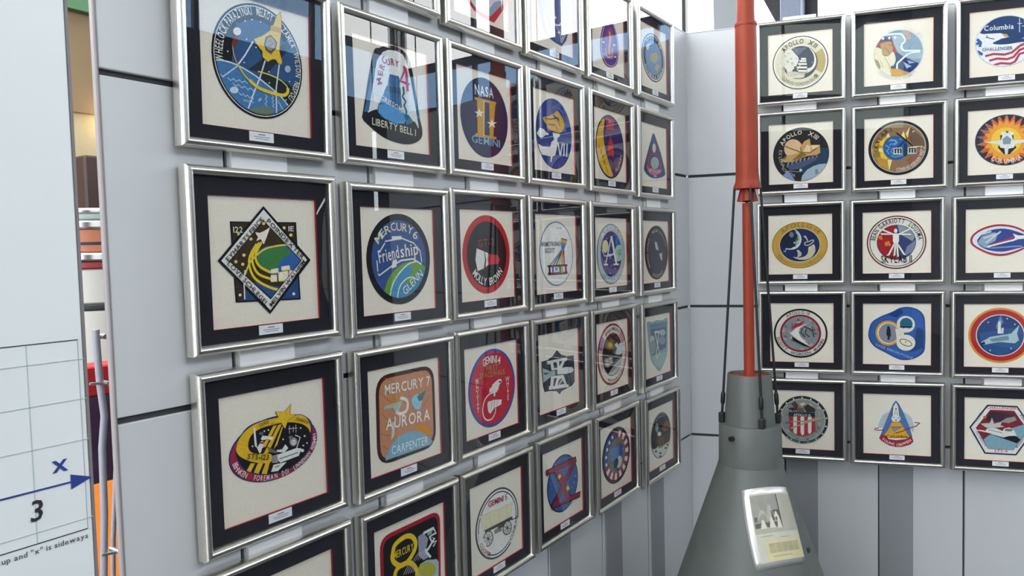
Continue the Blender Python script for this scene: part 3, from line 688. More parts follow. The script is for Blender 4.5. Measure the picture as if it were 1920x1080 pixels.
@design(('L', 3, 5), 'silver frame holding a faded pale blue shield badge with an X-shaped numeral', [(612, 175), (862, 122), (878, 718), (630, 815)])
def _(e):
    S = [(640, 228), (690, 225), (735, 205), (790, 205), (838, 185), (842, 300), (845, 480), (835, 580), (800, 670), (768, 725), (735, 690), (690, 620), (665, 500), (650, 350)]
    e.poly('86a8ac', S, True, sm=True); e.clip = None
    e.poly('54748a', [(670, 300), (832, 270), (830, 480), (700, 570), (680, 480)]); e.poly('6a8ca0', [(655, 250), (835, 215), (832, 270), (665, 300)])
    e.el('b8c0b4', (692, 405), 24, 42); e.el('8e9a94', (700, 480), 30, 70); e.el('b0bab0', (792, 330), 30, 32); e.el('8a9aa0', (790, 410), 34, 42); e.poly('a8bab4', [(690, 580), (835, 520), (825, 610), (770, 700), (720, 660)])
    e.line('d8d8c4', [(718, 325), (745, 460), (770, 545), (735, 590)], 12); e.line('d8d8c4', [(755, 325), (745, 460), (730, 560), (742, 600)], 12); e.line('d8d8c4', [(712, 328), (762, 322)], 12)
    e.text('54748a', 'APOLLO', (680, 275), (800, 250), .08)

@design(('L', 4, 5), 'silver frame holding an oval black badge with a bald eagle above white moon', [(497, 205), (687, 118), (703, 585), (513, 697)])
def _(e):
    e.ext((524, 430), (678, 360), (610, 212), (585, 597)); e.disc('8c8c88', 1, True); e.disc('1a1614', .95); e.setclip(.95)
    e.poly('cfcdc4', [(525, 510), (560, 510), (590, 480), (640, 470), (690, 440), (680, 560), (590, 620), (530, 560)])
    for c in ((565, 530), (600, 545), (640, 505), (600, 570), (655, 480)): e.el('4a4844', c, 10, 8)
    e.setclip()
    e.el('8a9a96', (569, 340), 12, 36); e.poly('7a4c28', [(610, 330), (640, 280), (662, 300), (668, 350), (630, 375), (610, 365)])
    e.poly('3e2c1e', [(565, 410), (600, 400), (665, 385), (670, 440), (640, 470), (600, 500), (570, 480), (560, 440)]); e.poly('5c4630', [(575, 420), (625, 410), (628, 480), (590, 495)])
    e.el('dcdad0', (588, 390), 15, 18); e.poly('c8a040', [(578, 392), (568, 402), (582, 404)]); e.line('8a9050', [(580, 500), (620, 490)], 8)
    e.arc('a8a8a4', 'APOLLO 11', .80, 95, 60, .10)

@design(('L', 0, 1), 'silver frame at the upper edge with only blank cream linen in sight')
def _(e): pass

@design(('L', 0, 2), 'silver frame at the upper edge holding a shield badge with red point', [(505, -500), (838, -395), (852, 180), (522, 62)])
def _(e):
    S = [(560, -330), (700, -310), (810, -250), (845, -60), (840, 5), (800, 60), (760, 118), (742, 112), (690, 88), (640, 52), (605, 5), (575, -100)]
    e.poly('b02030', S, True); e.poly('c9ccd2', [(580, -300), (700, -285), (795, -230), (822, -60), (815, -5), (760, 50), (735, 82), (700, 72), (650, 40), (620, 0), (590, -100)]); e.poly('7f98ae', [(735, 82), (700, 72), (760, -10), (815, -30), (812, 0)])

@design(('L', 0, 3), 'silver frame at the upper edge holding a dark blue six-sided badge with white lettering', [(985, -310), (1230, -225), (1250, 325), (1005, 240)])
def _(e):
    S = [(1030, -60), (1110, -180), (1180, -150), (1215, 0), (1228, 90), (1205, 200), (1180, 242), (1140, 222), (1095, 188), (1062, 120), (1042, 10)]
    e.poly('4a5484', S, True); e.poly('5a6494', [(1048, -50), (1112, -155), (1170, -130), (1200, 10), (1212, 90), (1192, 190), (1172, 222), (1140, 205), (1100, 172), (1075, 110), (1058, 10)])
    e.dots(WH, 9, (1085, 20), (1195, 20), (1160, 150), (1135, 50)); e.line(WH, [(1110, 60), (1130, 100), (1160, 100), (1180, 70)], 8); e.line('b8bcd0', [(1120, 70), (1165, 150), (1175, 220)], 6)
    e.text(WH, 'YOUNG', (1062, 30), (1095, 168), .10); e.text(WH, 'GRISSOM', (1178, 222), (1226, 100), .09)

@design(('L', 0, 4), 'silver frame at the upper edge holding a purple almond-shaped badge with orange figure', [(1372, -80), (1560, -20), (1575, 470), (1385, 400)])
def _(e):
    S = [(1470, 30), (1490, 60), (1515, 130), (1532, 210), (1536, 300), (1525, 370), (1495, 398), (1460, 380), (1438, 330), (1428, 250), (1435, 160), (1455, 70)]
    e.poly('5a3a8c', S, True, sm=True); c = (1483, 230)
    e.poly('e0b060', [(c[0]+(p[0]-c[0])*.93, c[1]+(p[1]-c[1])*.95) for p in S], sm=True); e.poly('56348a', [(c[0]+(p[0]-c[0])*.86, c[1]+(p[1]-c[1])*.92) for p in S], sm=True)
    e.el('8c3a6c', (1480, 220), 26, 100); e.line('d89a50', [(1478, 150), (1485, 200), (1478, 260), (1480, 310)], 16); e.dots(WH, 7, (1480, 80), (1508, 238), (1445, 230), (1515, 320))
    e.line('e0b060', [(1455, 270), (1470, 330), (1495, 320), (1500, 260)], 6); e.arc(WH, 'APOLLO', .6, 270, 60, .06, True)

@design(('L', 0, 5), 'silver frame at the upper edge by the corner holding a round blue globe badge', [(1668, 95), (1840, 185), (1832, 562), (1675, 520)])
def _(e):
    e.ext((1682, 300), (1826, 345), (1745, 182), (1775, 497)); e.disc('1c1e24', 1, True); e.disc('c4ccd0', .96); e.disc('24262c', .90); e.disc('5e88b4', .72); e.setclip(.72)
    e.poly('a8a070', [(1740, 320), (1775, 310), (1790, 350), (1760, 380), (1735, 360)]); e.poly('b0a468', [(1775, 380), (1800, 390), (1780, 430), (1760, 410)]); e.poly('d0dce0', [(1700, 270), (1740, 250), (1720, 300)]); e.setclip()
    e.arc('d8d8d4', 'APOLLO VII', .77, 90, 100, .11); e.arc('d8d8d4', 'SCHIRRA EISELE', .88, 275, 130, .10, True)

# ---- right wall
@design(('R', 0, 0), 'silver frame with round cream badge of a sailing ship and moon beside the orange pole', [(152, 17), (1266, -114), (1266, 950), (167, 1067)])
def _(e):
    e.ext((240, 540), (1196, 420), (800, 8), (680, 945)); e.disc('1e2438', 1, True); e.disc('e4dfd0', .965); e.disc('b09a5c', .905); e.sector('d4ccb4', .6, .905, 30, 330, 40); e.disc('1c2046', .62); e.setclip(.62)
    e.poly('50566e', [(560, 240), (840, 210), (680, 360)]); e.poly('e0dccc', [(870, 230), (950, 300), (990, 430), (970, 540), (900, 620), (820, 660), (830, 590), (900, 560), (945, 490), (955, 400), (930, 310)], sm=True)
    e.setclip()
    e.poly('d9d5c8', [(490, 270), (545, 248), (630, 330), (690, 420), (640, 560), (580, 620), (600, 700), (520, 690), (470, 600), (410, 540), (400, 440), (430, 340)], sm=True)
    for c, r in (((462, 375), 20), ((500, 470), 26), ((560, 420), 20), ((648, 410), 10), ((580, 500), 24), ((432, 605), 22), ((520, 330), 16)): e.el('a09c90', c, r); e.el('c4c0b2', c, r*.6)
    e.poly('c0bca8', [(480, 640), (640, 640), (800, 680), (780, 740), (700, 760), (560, 750), (500, 720)]); e.line('e0dcc8', [(520, 690), (540, 750), (680, 720), (780, 690)], 14); e.poly('b8a890', [(690, 650), (820, 650), (790, 700), (700, 690)])
    for y, x0, x1 in ((410, 730, 815), (450, 700, 820), (500, 680, 828), (560, 655, 832), (620, 680, 832)): e.poly('26262c', [(x0-6, y-16), (x1+4, y-18), (x1+6, y+30), (x0-8, y+32)]); e.poly('e2dfd4', [(x0, y-8), (x1, y-10), (x1, y+22), (x0, y+24)])
    e.line('e2dfd4', [(660, 620), (720, 520)], 12); e.el('4a443c', (632, 575), 22, 30)
    e.dots('c8c8d8', 8, (655, 280), (920, 475)); e.el('5c4c40', (985, 705), 36, 26)
    e.arc('4c4844', 'APOLLO', .71, 112, 62, .15); e.arc('3c3a3c', 'XII', .71, 56, 26, .15); e.arc('8c8872', 'CONRAD GORDON BEAN', .86, 268, 100, .10, True)

@design(('R', 1, 0), 'silver frame with a round badge of golden horses flying past a sun over moon', [(78, 98), (1118, 5), (1118, 985), (88, 1055)])
def _(e):
    e.ext((152, 560), (1058, 480), (600, 122), (610, 985)); e.disc('2c2a2c', 1, True); e.setclip(.99)
    e.poly('2c4258', [(820, 450), (1080, 440), (1080, 700), (900, 700), (640, 860), (560, 830), (700, 650)])
    e.poly('9cb0bc', [(600, 1000), (620, 900), (700, 800), (800, 740), (900, 705), (1060, 690), (1060, 900), (800, 1000)]); e.poly('7a8a92', [(830, 790), (870, 780), (890, 850), (830, 880)])
    e.poly('7f92c4', [(310, 900), (390, 820), (500, 960), (480, 1000)])
    e.el('d8b48c', (480, 470), 150, 155)
    e.poly('c09a60', [(270, 650), (380, 580), (470, 560), (580, 520), (600, 420), (660, 340), (740, 300), (760, 400), (905, 395), (915, 520), (860, 560), (700, 580), (480, 680), (330, 690)])
    e.poly('8a6a38', [(470, 640), (560, 560), (620, 520), (700, 560), (640, 600), (520, 680)]); e.poly('dcc49c', [(640, 500), (700, 400), (755, 420), (760, 500), (700, 540)]); e.poly('e0cca4', [(770, 410), (900, 400), (860, 440), (780, 470)])
    e.line('7a6038', [(310, 415), (420, 460), (540, 500), (610, 530), (760, 520), (870, 440)], 18); e.line('6c5430', [(590, 440), (620, 540), (560, 600)], 12)
    for i in range(7): e.line('26262c', [(300-i*5, 600+i*6), (365, 575+i*10)], 5)
    for i in range(8): e.line('8e8e9c', [(380+i*65, 770-i*22), (410+i*65, 660-i*12)], 22)
    e.poly('4a5874', [(380, 740), (860, 590), (850, 640), (600, 780), (420, 820)]); e.line('9cacc0', [(400, 830), (590, 835)], 8); e.el('c0d0dc', (598, 808), 22)
    e.setclip()
    e.arc('e0dcd0', 'APOLLO', .74, 119, 64, .13); e.arc('e0dcd0', 'XIII', .74, 57, 28, .14)
    e.arc('b0aca4', 'EX LUNA', .80, 190, 50, .10, True); e.arc('a8a8b0', 'SCIENTIA', .86, 235, 40, .09, True)

@design(('R', 2, 0), 'silver frame behind the black rod with gold ringed oval badge of earth and comet', [(90, 150), (1085, 80), (1090, 1000), (100, 1035)])
def _(e):
    e.ext((148, 570), (1018, 540), (600, 226), (590, 928)); e.disc('8a6a24', 1, True); e.disc('c49e44', .975); e.disc('dcd6c0', .735); e.disc('23305e', .715); e.setclip(.715)
    e.el('20242c', (440, 490), 168, 165); e.el('cfd4d0', (445, 492), 160, 160); e.el('20283a', (405, 480), 165, 158)
    e.el('6c7c94', (450, 425), 36, 42); e.poly('9aaaa4', [(500, 370), (560, 400), (585, 480), (560, 560), (510, 590), (520, 480), (550, 440)]); e.poly('3c5c50', [(520, 470), (550, 460), (555, 500), (520, 520)]); e.el('b8c4c8', (495, 545), 14); e.line('c8d0cc', [(360, 640), (440, 645), (500, 610)], 18)
    e.poly('7c94bc', [(320, 690), (370, 640), (365, 690)])
    C = 'c8c2a8'
    e.poly(C, [(765, 580), (800, 560), (822, 620), (815, 680), (770, 750), (700, 790), (600, 800), (520, 785), (480, 760), (570, 770), (660, 745), (705, 690), (715, 610)], sm=True)
    e.line(C, [(655, 570), (660, 540), (720, 520), (780, 495), (790, 520), (740, 560), (690, 580), (655, 570)], 14, sm=True); e.line(C, [(640, 440), (680, 470), (700, 510)], 16); e.line(C, [(665, 430), (700, 500)], 10)
    e.poly('b8b8a8', [(530, 655), (560, 650), (610, 700), (600, 740), (540, 770), (550, 710)]); e.setclip()
    e.arc('96712c', 'APOLLO 14', .79, 88, 105, .14); e.arc('a89450', 'SHEPARD ROOSA MITCHELL', .92, 272, 130, .10, True)

@design(('R', 3, 0), 'silver frame with a white ringed round badge of red and white chevrons', [(95, 660), (460, 656), (460, 990), (103, 992)])
def _(e):
    e.ext((120, 835), (427, 828), (275, 690), (280, 968)); e.disc('1a1a1e', 1, True); e.disc('dedbd0', .93); e.disc('8e2030', .765); e.disc('8c8f92', .69); e.setclip(.69)
    rng = random.Random(9)
    for _i in range(46):
        c = (170+rng.random()*210, 740+rng.random()*190); e.el(rng.choice(['a4a6a6', '707478', '5a5e62', 'b4b6b4']), c, rng.uniform(5, 12), rng.uniform(4, 9), n=7, rot=rng.random()*90)
    e.poly('b02838', [(218, 808), (240, 780), (300, 758), (270, 790)]); e.poly(WH, [(213, 832), (250, 798), (325, 768), (270, 800), (262, 825), (275, 850), (330, 905), (260, 868)]); e.poly('1a1a1c', [(222, 848), (270, 876), (340, 912), (290, 900), (232, 872)])
    for P in ([(285, 800), (275, 825), (300, 850)], [(305, 805), (300, 830), (325, 850)], [(290, 790), (340, 810), (350, 850)]): e.line('3c4044', P, 7)
    e.setclip()
    e.arc('2a2a2e', 'APOLLO 15', .80, 97, 62, .10); e.arc('4a3a3e', 'SCOTT', .905, 212, 42, .10, True); e.arc('3a3a3e', 'WORDEN', .905, 270, 52, .10, True); e.arc('3a3a3e', 'IRWIN', .905, 325, 38, .10, True)

@design(('R', 4, 0), 'silver frame behind the grey cone with round badge of eagle over striped shield', [(30, 180), (680, 187), (688, 783), (40, 765)])
def _(e):
    e.ext((98, 480), (622, 490), (360, 238), (370, 722)); e.disc('20242e', 1, True); e.disc('d0d0ca', .89); e.disc('8f918e', .865); e.setclip(.865)
    rng = random.Random(4)
    for _i in range(60):
        c = (130+rng.random()*450, 280+rng.random()*400); e.el(rng.choice(['a2a4a0', '7a7e7e', 'b2b2ac', '6a6e70']), c, rng.uniform(12, 30), rng.uniform(7, 14), n=7, rot=rng.random()*90)
    e.setclip()
    e.poly('b42a3c', [(222, 440), (484, 440), (492, 590), (440, 625), (358, 648), (290, 625), (226, 580)])
    for x in (262, 336, 412): e.poly(WH, [(x, 448), (x+38, 446), (x+38, 624 if x < 400 else 600), (x+18, 640 if x == 336 else 624), (x+2, 606)])
    e.poly('20283c', [(216, 400), (482, 404), (484, 448), (218, 444)])
    e.poly('382c2a', [(365, 350), (410, 320), (492, 368), (480, 400), (400, 400)]); e.poly('382c2a', [(208, 360), (250, 362), (300, 340), (320, 370), (250, 390)]); e.poly('4c3a2c', [(245, 320), (275, 288), (310, 330), (330, 390), (290, 380)]); e.poly('a8702c', [(305, 350), (330, 340), (350, 370), (330, 398), (312, 385)]); e.poly('d8d4c8', [(325, 318), (370, 302), (385, 315), (350, 338)])
    e.poly('6a5c4c', [(300, 360), (360, 360), (390, 405), (310, 405)])
    e.poly('a89c84', [(240, 498), (400, 482), (570, 440), (575, 460), (470, 492), (380, 520), (240, 575), (232, 562), (390, 500), (236, 506)])
    for i in range(-3, 12):
        a = R(90 - i*21 + 22); e.uv(WH, [(e.c[0]+e.r[0]*.935*math.cos(a)+.028*math.cos(R(90+k*72)), e.c[1]+e.r[1]*.935*math.sin(a)+.03*math.sin(R(90+k*72))) for k in range(5)])
    e.text(WH, 'APOLLO 16', (264, 440), (440, 444), .085); e.arc('8a94a4', 'MATTINGLY YOUNG DUKE', .985, 270, 84, .06, True)

@design(('R', 0, 1), 'silver frame with a round badge of a golden bearded profile before blue wings', [(8, 88), (1098, -8), (1095, 995), (12, 1075)])
def _(e):
    e.ext((165, 560), (942, 520), (560, 180), (540, 925)); e.disc('c8d0d4', 1, True); e.disc('8ea6b4', .975); e.setclip(.97)
    e.poly('6f8ea0', [(300, 270), (420, 200), (600, 180), (680, 210), (560, 230), (340, 250)]); e.poly('b8a898', [(600, 190), (720, 220), (760, 330), (680, 345), (660, 260)])
    e.poly('a4b8c2', [(640, 500), (930, 500), (940, 640), (800, 640), (660, 610)])
    e.poly('22386c', [(180, 450), (260, 300), (440, 280), (480, 420), (540, 540), (640, 610), (890, 720), (760, 860), (440, 800), (300, 600)])
    e.poly('a42840', [(215, 365), (440, 348), (540, 545), (490, 560), (430, 470), (180, 440)]); e.poly('c08c8c', [(470, 360), (540, 380), (520, 440), (500, 440)]); e.poly('9cb0bc', [(450, 290), (620, 280), (640, 320), (600, 430), (640, 510), (560, 540), (500, 440)])
    e.poly('b08e5c', [(270, 400), (360, 370), (440, 365), (450, 430), (470, 470), (455, 560), (400, 590), (310, 580), (280, 480)]); e.line('7c5c34', [(400, 420), (445, 425)], 12); e.line('8c6c40', [(330, 460), (380, 500), (420, 560)], 14)
    e.poly('ddd6b8', [(165, 470), (280, 480), (310, 580), (400, 590), (470, 530), (510, 640), (480, 740), (430, 760), (460, 860), (400, 920), (280, 900), (170, 700)], sm=True); e.line('b4a880', [(340, 620), (400, 720), (440, 860)], 14); e.line('c0b48c', [(270, 660), (320, 780)], 14)
    e.poly('a08454', [(170, 630), (240, 670), (275, 760), (262, 805), (200, 740)]); e.poly('c8942c', [(440, 800), (540, 790), (640, 830), (740, 860), (640, 920), (440, 910)]); e.poly('c08c50', [(560, 820), (740, 855), (640, 890)])
    e.poly('a8bcd0', [(630, 690), (760, 760), (680, 795)]); e.poly('9cacd0', [(690, 660), (820, 700), (720, 720)]); e.setclip()
    e.line('dfe8ee', [(300, 262), (560, 248), (630, 290), (655, 360), (610, 410), (600, 460), (630, 505), (690, 515), (890, 515)], 28, sm=True); e.line('dfe8ee', [(890, 535), (740, 555), (660, 600), (560, 690), (535, 720), (530, 795)], 26, sm=True)
    for c in ((310, 318), (410, 310), (500, 305)): e.star('dfe8ee', c, 32, .45)
    e.arc('e4eaec', 'APOLLO', 1.03, 110, 60, .10); e.arc('e4eaec', 'XVII', 1.03, 50, 36, .10); e.arc('c8ccc4', 'CERNAN EVANS SCHMITT', 1.12, 265, 90, .08, True)

@design(('R', 1, 1), 'silver frame with black ringed badge of gold sunrays round a blue globe', [(25, 138), (1050, 58), (1045, 1002), (28, 1058)])
def _(e):
    e.ext((88, 570), (984, 560), (580, 152), (520, 968)); e.disc('1f2428', 1, True); e.disc('d4ccb8', .905); e.disc('8c6e50', .885); e.setclip(.885)
    e.poly('6a5240', [(720, 260), (900, 420), (930, 600), (780, 560), (650, 380)]); e.poly('b88c3c', [(130, 600), (260, 420), (380, 380), (420, 760), (400, 900), (250, 820)])
    e.poly('8a5c48', [(640, 740), (920, 560), (880, 720), (700, 820)])
    for P in ([(310, 640), (150, 600), (310, 560)], [(350, 420), (375, 310), (410, 400)], [(560, 410), (612, 310), (640, 430)], [(640, 350), (705, 240), (670, 420)], [(720, 540), (925, 530), (720, 570)], [(370, 740), (395, 900), (440, 740)], [(300, 540), (250, 470), (340, 450)], [(320, 650), (270, 710), (370, 720)]): e.poly('e6d488', P)
    for P in ([(240, 500), (350, 400), (330, 480), (290, 540)], [(240, 640), (320, 640), (370, 740), (300, 720)]): e.poly('e2c034', P)
    e.el('8a7c3c', (215, 660), 50, 50); e.setclip()
    e.el('2e5c96', (490, 565), 188, 178)
    for P in ([(390, 470), (420, 440), (490, 450), (520, 480), (480, 520), (430, 500), (400, 530)], [(340, 520), (400, 560), (360, 620)], [(420, 680), (480, 700), (600, 670)], [(350, 600), (400, 660)], [(450, 560), (420, 620), (460, 660)], [(540, 430), (580, 440)]): e.line('5c92c4', P, 20)
    e.line('8ab0d0', [(415, 455), (470, 450), (500, 480), (460, 510)], 14)
    e.line('2a2622', [(505, 340), (620, 430), (750, 540)], 22); e.line('2a2622', [(525, 550), (650, 440), (750, 320)], 16); e.line('c8bca8', [(735, 325), (770, 310)], 18); e.line('a87c40', [(660, 430), (745, 330)], 10)
    e.poly('203c4c', [(612, 500), (650, 490), (662, 640), (650, 690), (615, 690)])
    for x0, y0 in ((470, 580), (680, 570)):
        e.poly('c4c8c0', [(x0-12, y0-14), (x0+115, y0-22), (x0+118, y0+80), (x0-12, y0+85)])
        for i in range(3): e.line('23282c', [(x0+16+i*40, y0+2), (x0+18+i*40, y0+66)], 22)
        e.line('23282c', [(x0, y0+4), (x0+104, y0-2)], 12)
    e.arc('3c3026', 'SKYLAB I', .66, 148, 78, .14); e.arc('d8d4c4', 'CONRAD KERWIN WEITZ', .86, 312, 94, .11, True)

@design(('R', 2, 1), 'silver frame with round white badge showing an outstretched figure on red and blue', [(92, 142), (472, 127), (470, 472), (92, 487)])
def _(e):
    e.ext((116, 310), (446, 305), (280, 158), (280, 456)); e.disc('6c2428', 1, True); e.disc('e0ddd2', .955); e.disc('3a2a2e', .91); e.disc('e0ddd2', .885); e.disc('44463e', .66); e.disc('a02430', .64); e.setclip(.64)
    e.poly('3c4270', [(276, 180), (400, 180), (400, 420), (290, 420)]); e.poly('8894a0', [(282, 190), (330, 195), (390, 260), (370, 300), (300, 260)]); e.poly('7a84a0', [(340, 330), (390, 290), (380, 350), (320, 390)])
    for P in ([(180, 275), (200, 270), (205, 295), (185, 290)], [(215, 310), (240, 300), (252, 325), (220, 330)]): e.poly('d08028', P)
    e.setclip()
    F = WH
    e.el(F, (278, 243), 9, 12); e.poly(F, [(262, 258), (296, 258), (296, 300), (288, 318), (268, 318), (262, 300)])
    for P in ([(262, 262), (195, 262)], [(262, 262), (205, 238)], [(296, 262), (362, 262)], [(296, 262), (355, 232)], [(272, 312), (240, 375), (228, 385)], [(285, 312), (318, 365), (330, 380)], [(276, 315), (270, 385)], [(284, 315), (290, 388)]): e.line('4a4448', P, 13); e.line(F, P, 9)
    e.arc('26262a', 'BEAN', .72, 158, 30, .15); e.arc('26262a', 'GARRIOTT', .72, 103, 66, .15); e.arc('26262a', 'LOUSMA', .72, 31, 52, .15)
    e.text('1c1c20', 'SKYLAB II', (196, 425), (366, 418), .24)

@design(('R', 3, 1), 'silver frame with a lobed blue badge enclosing three linked circles', [(92, 665), (468, 660), (467, 997), (90, 1000)])
def _(e):
    S = [(122, 830), (140, 770), (190, 735), (250, 710), (300, 685), (350, 680), (400, 695), (430, 730), (436, 790), (436, 880), (425, 930), (370, 965), (310, 972), (270, 960), (220, 935), (160, 905), (130, 870)]
    e.poly('2a4a86', S, True, sm=True); e.poly('3560a8', [(281+(p[0]-281)*.95, 826+(p[1]-826)*.95) for p in S], sm=True)
    e.poly('24407c', [(230, 725), (300, 690), (318, 710), (280, 740)]); e.poly('284878', [(390, 790), (425, 800), (425, 900), (395, 915), (350, 930), (380, 860)])
    e.el('2a4a86', (232, 826), 74); e.el('d89a2c', (232, 826), 71, 70); e.el('e2ddc8', (232, 826), 60, 59); e.el('888a98', (234, 826), 55, 54)
    e.el('e0dccc', (330, 775), 50, 46); e.poly('e0dccc', [(272, 800), (320, 810), (320, 850), (280, 860)]); e.el('e4dfca', (330, 876), 52, 44)
    e.el('2c6480', (332, 772), 35, 32); e.poly('e0dccc', [(295, 800), (330, 795), (368, 800), (330, 815)]); e.line('2a2a2c', [(296, 790), (366, 788)], 7)
    e.el('3c362c', (330, 876), 36, 18, rot=20); e.el('e4dfca', (330, 876), 32, 14, rot=20); e.dots('3c362c', 4, (328, 872))
    e.poly('23262e', [(228, 788), (240, 788), (246, 812), (248, 840), (240, 850), (242, 862), (228, 862), (230, 845), (222, 835), (224, 810)])
    e.text('9cb4e0', 'CARR GIBSON POGUE', (160, 895), (365, 968), .075)

@design(('R', 4, 1), 'silver frame with a white edged triangular badge, shuttle above a yellow and red base', [(165, 225), (843, 230), (845, 830), (172, 815)])
def _(e):
    S = [(455, 310), (475, 280), (495, 270), (520, 278), (540, 310), (565, 375), (610, 400), (660, 440), (690, 485), (730, 480), (755, 500), (740, 540), (695, 560), (690, 640), (690, 690), (650, 735), (560, 768), (500, 770), (420, 752), (340, 705), (305, 670), (305, 640), (335, 605), (280, 605), (258, 590), (262, 570), (300, 540), (310, 490), (350, 420), (420, 375)]
    e.poly('e6e6de', S, True, sm=True)
    e.poly('b8c4c4', [(430, 395), (360, 440), (325, 510), (320, 560), (380, 570), (420, 450)]); e.poly('b8c4c4', [(575, 395), (650, 450), (675, 520), (670, 600), (640, 560), (590, 440)])
    e.poly('5274ac', [(468, 320), (495, 288), (525, 320), (580, 420), (630, 540), (660, 640), (340, 640), (390, 510), (430, 410)])
    e.poly('26262c', [(458, 400), (466, 340), (495, 298), (522, 335), (532, 400), (532, 440), (545, 470), (455, 470)]); e.poly('e2e2dc', [(464, 400), (470, 345), (495, 305), (516, 340), (526, 400), (528, 440), (545, 462), (540, 478), (520, 500), (465, 498), (448, 470), (462, 440)])
    e.line('3a3a40', [(478, 430), (496, 385), (515, 430)], 5); e.dots('26262c', 8, (497, 372), (497, 484)); e.line('26262c', [(468, 458), (480, 458)], 8); e.line('26262c', [(512, 462), (535, 462)], 6)
    e.poly('e0a82c', [(455, 505), (540, 505), (600, 600), (640, 660), (360, 660), (420, 580)]); e.poly('8c9494', [(440, 552), (560, 548), (480, 605)]); e.line('6a5428', [(440, 552), (560, 548)], 6)
    e.poly('a82434', [(345, 628), (400, 640), (420, 670), (500, 680), (600, 665), (650, 625), (672, 690), (640, 720), (560, 745), (500, 748), (430, 735), (350, 690), (328, 665)])
    e.line('8a1e30', [(735, 505), (680, 500)], 8); e.line('8a1e30', [(732, 505), (700, 535), (640, 555), (560, 590), (490, 612)], 9); e.line('8a1e30', [(325, 565), (290, 568), (282, 582), (310, 588), (380, 582)], 9)
    e.text('3a2c1c', 'Columbia', (400, 660), (612, 655), .10)
    for ch, a, b in zip('YOUNG', ((350, 675), (375, 695), (402, 710), (428, 720), (455, 728)), ((372, 690), (398, 706), (425, 718), (450, 726), (478, 732))): e.text('e8d8d4', ch, a, b, .085)
    for ch, a, b in zip('CRIPPEN', ((500, 738), (527, 736), (552, 732), (565, 728), (588, 720), (610, 710), (634, 696)), ((522, 738), (550, 734), (558, 730), (586, 722), (608, 712), (630, 700), (652, 684))): e.text('e8d8d4', ch, a, b, .085)

@design(('R', 0, 2), 'silver frame at the upper right edge with white eagle head on a blue badge', [(128, 68), (535, 33), (530, 408), (128, 442)])
def _(e):
    e.ext((160, 240), (492, 225), (330, 86), (310, 378)); e.disc('c4ccd4', 1, True); e.disc('dfe2e4', .97); e.setclip(.97)
    e.poly('1f3c68', [(188, 180), (230, 130), (300, 90), (400, 85), (480, 130), (500, 240), (415, 240), (330, 252), (265, 250), (262, 238), (300, 215), (200, 190)], sm=True)
    e.poly('dfe2e4', [(170, 195), (230, 190), (300, 188), (345, 210), (300, 220), (265, 238), (180, 230)]); e.poly('c09a5c', [(305, 190), (335, 195), (342, 212), (318, 210)]); e.line('3a4a5c', [(218, 210), (265, 222)], 5); e.line('3a4a5c', [(222, 198), (230, 214)], 4)
    for P in ([(170, 220), (190, 240), (185, 265)], [(172, 290), (200, 310)], [(160, 250), (185, 240)]): e.line('2f5c9c', P, 16)
    for i in range(3):
        y = 318 + i*26; e.line('a83a4c', [(215+i*22, y), (260+i*20, y-12), (320+i*15, y-8), (360+i*8, y-20), (400, y-55-i*4), (440, y-75)], 13)
    e.line('b8d0e0', [(400, 105), (400, 185)], 4); e.line('b8d0e0', [(425, 100), (428, 200)], 4); e.line('b8d0e0', [(388, 135), (414, 135)], 4); e.line('b8d0e0', [(412, 150), (440, 150)], 4); e.poly('b0c8d8', [(410, 220), (450, 205), (450, 225)])
    e.setclip(); e.text('dce4ec', 'Columbia', (208, 174), (368, 164), .15); e.text('3c5478', 'CHALLENGER', (198, 290), (362, 282), .10)

@design(('R', 1, 2), 'silver frame at the right edge with white shuttle bursting from an orange sun', [(108, 635), (520, 607), (520, 995), (110, 1013)])
def _(e):
    e.ext((150, 810), (500, 800), (325, 655), (325, 955)); e.disc('1c3458', 1, True); e.disc('1d2436', .96); e.setclip(.96); c = (322, 810)
    e.star('c8642c', c, 165, .68, 22); e.poly('b85c38', [(182, 886), (240, 830), (260, 860)]); e.poly('c87848', [(308, 720), (324, 660), (342, 720)])
    e.star('e09a30', c, 128, .78, 20); e.el('e8c03c', c, 84, 78); e.setclip()
    e.poly('14151a', [(288, 780), (325, 752), (362, 780), (360, 820), (378, 850), (340, 890), (310, 890), (275, 850), (292, 820)])
    e.poly('d8dad6', [(200, 818), (292, 808), (300, 780), (325, 762), (352, 780), (360, 808), (440, 802), (440, 815), (372, 830), (365, 850), (330, 858), (288, 850), (284, 832)]); e.poly('80909c', [(300, 800), (325, 780), (350, 800), (345, 830), (305, 832)]); e.poly('d8dad6', [(312, 856), (334, 856), (330, 890), (316, 890)])
    e.el('d8dad6', (308, 768), 16, 12); e.el('d8dad6', (345, 768), 16, 12)
    e.arc('d8d4c8', 'COLUMBIA', .90, 270, 68, .125, True); e.arc('3c5c88', 'ENGLE TRULY', .74, 152, 60, .10)

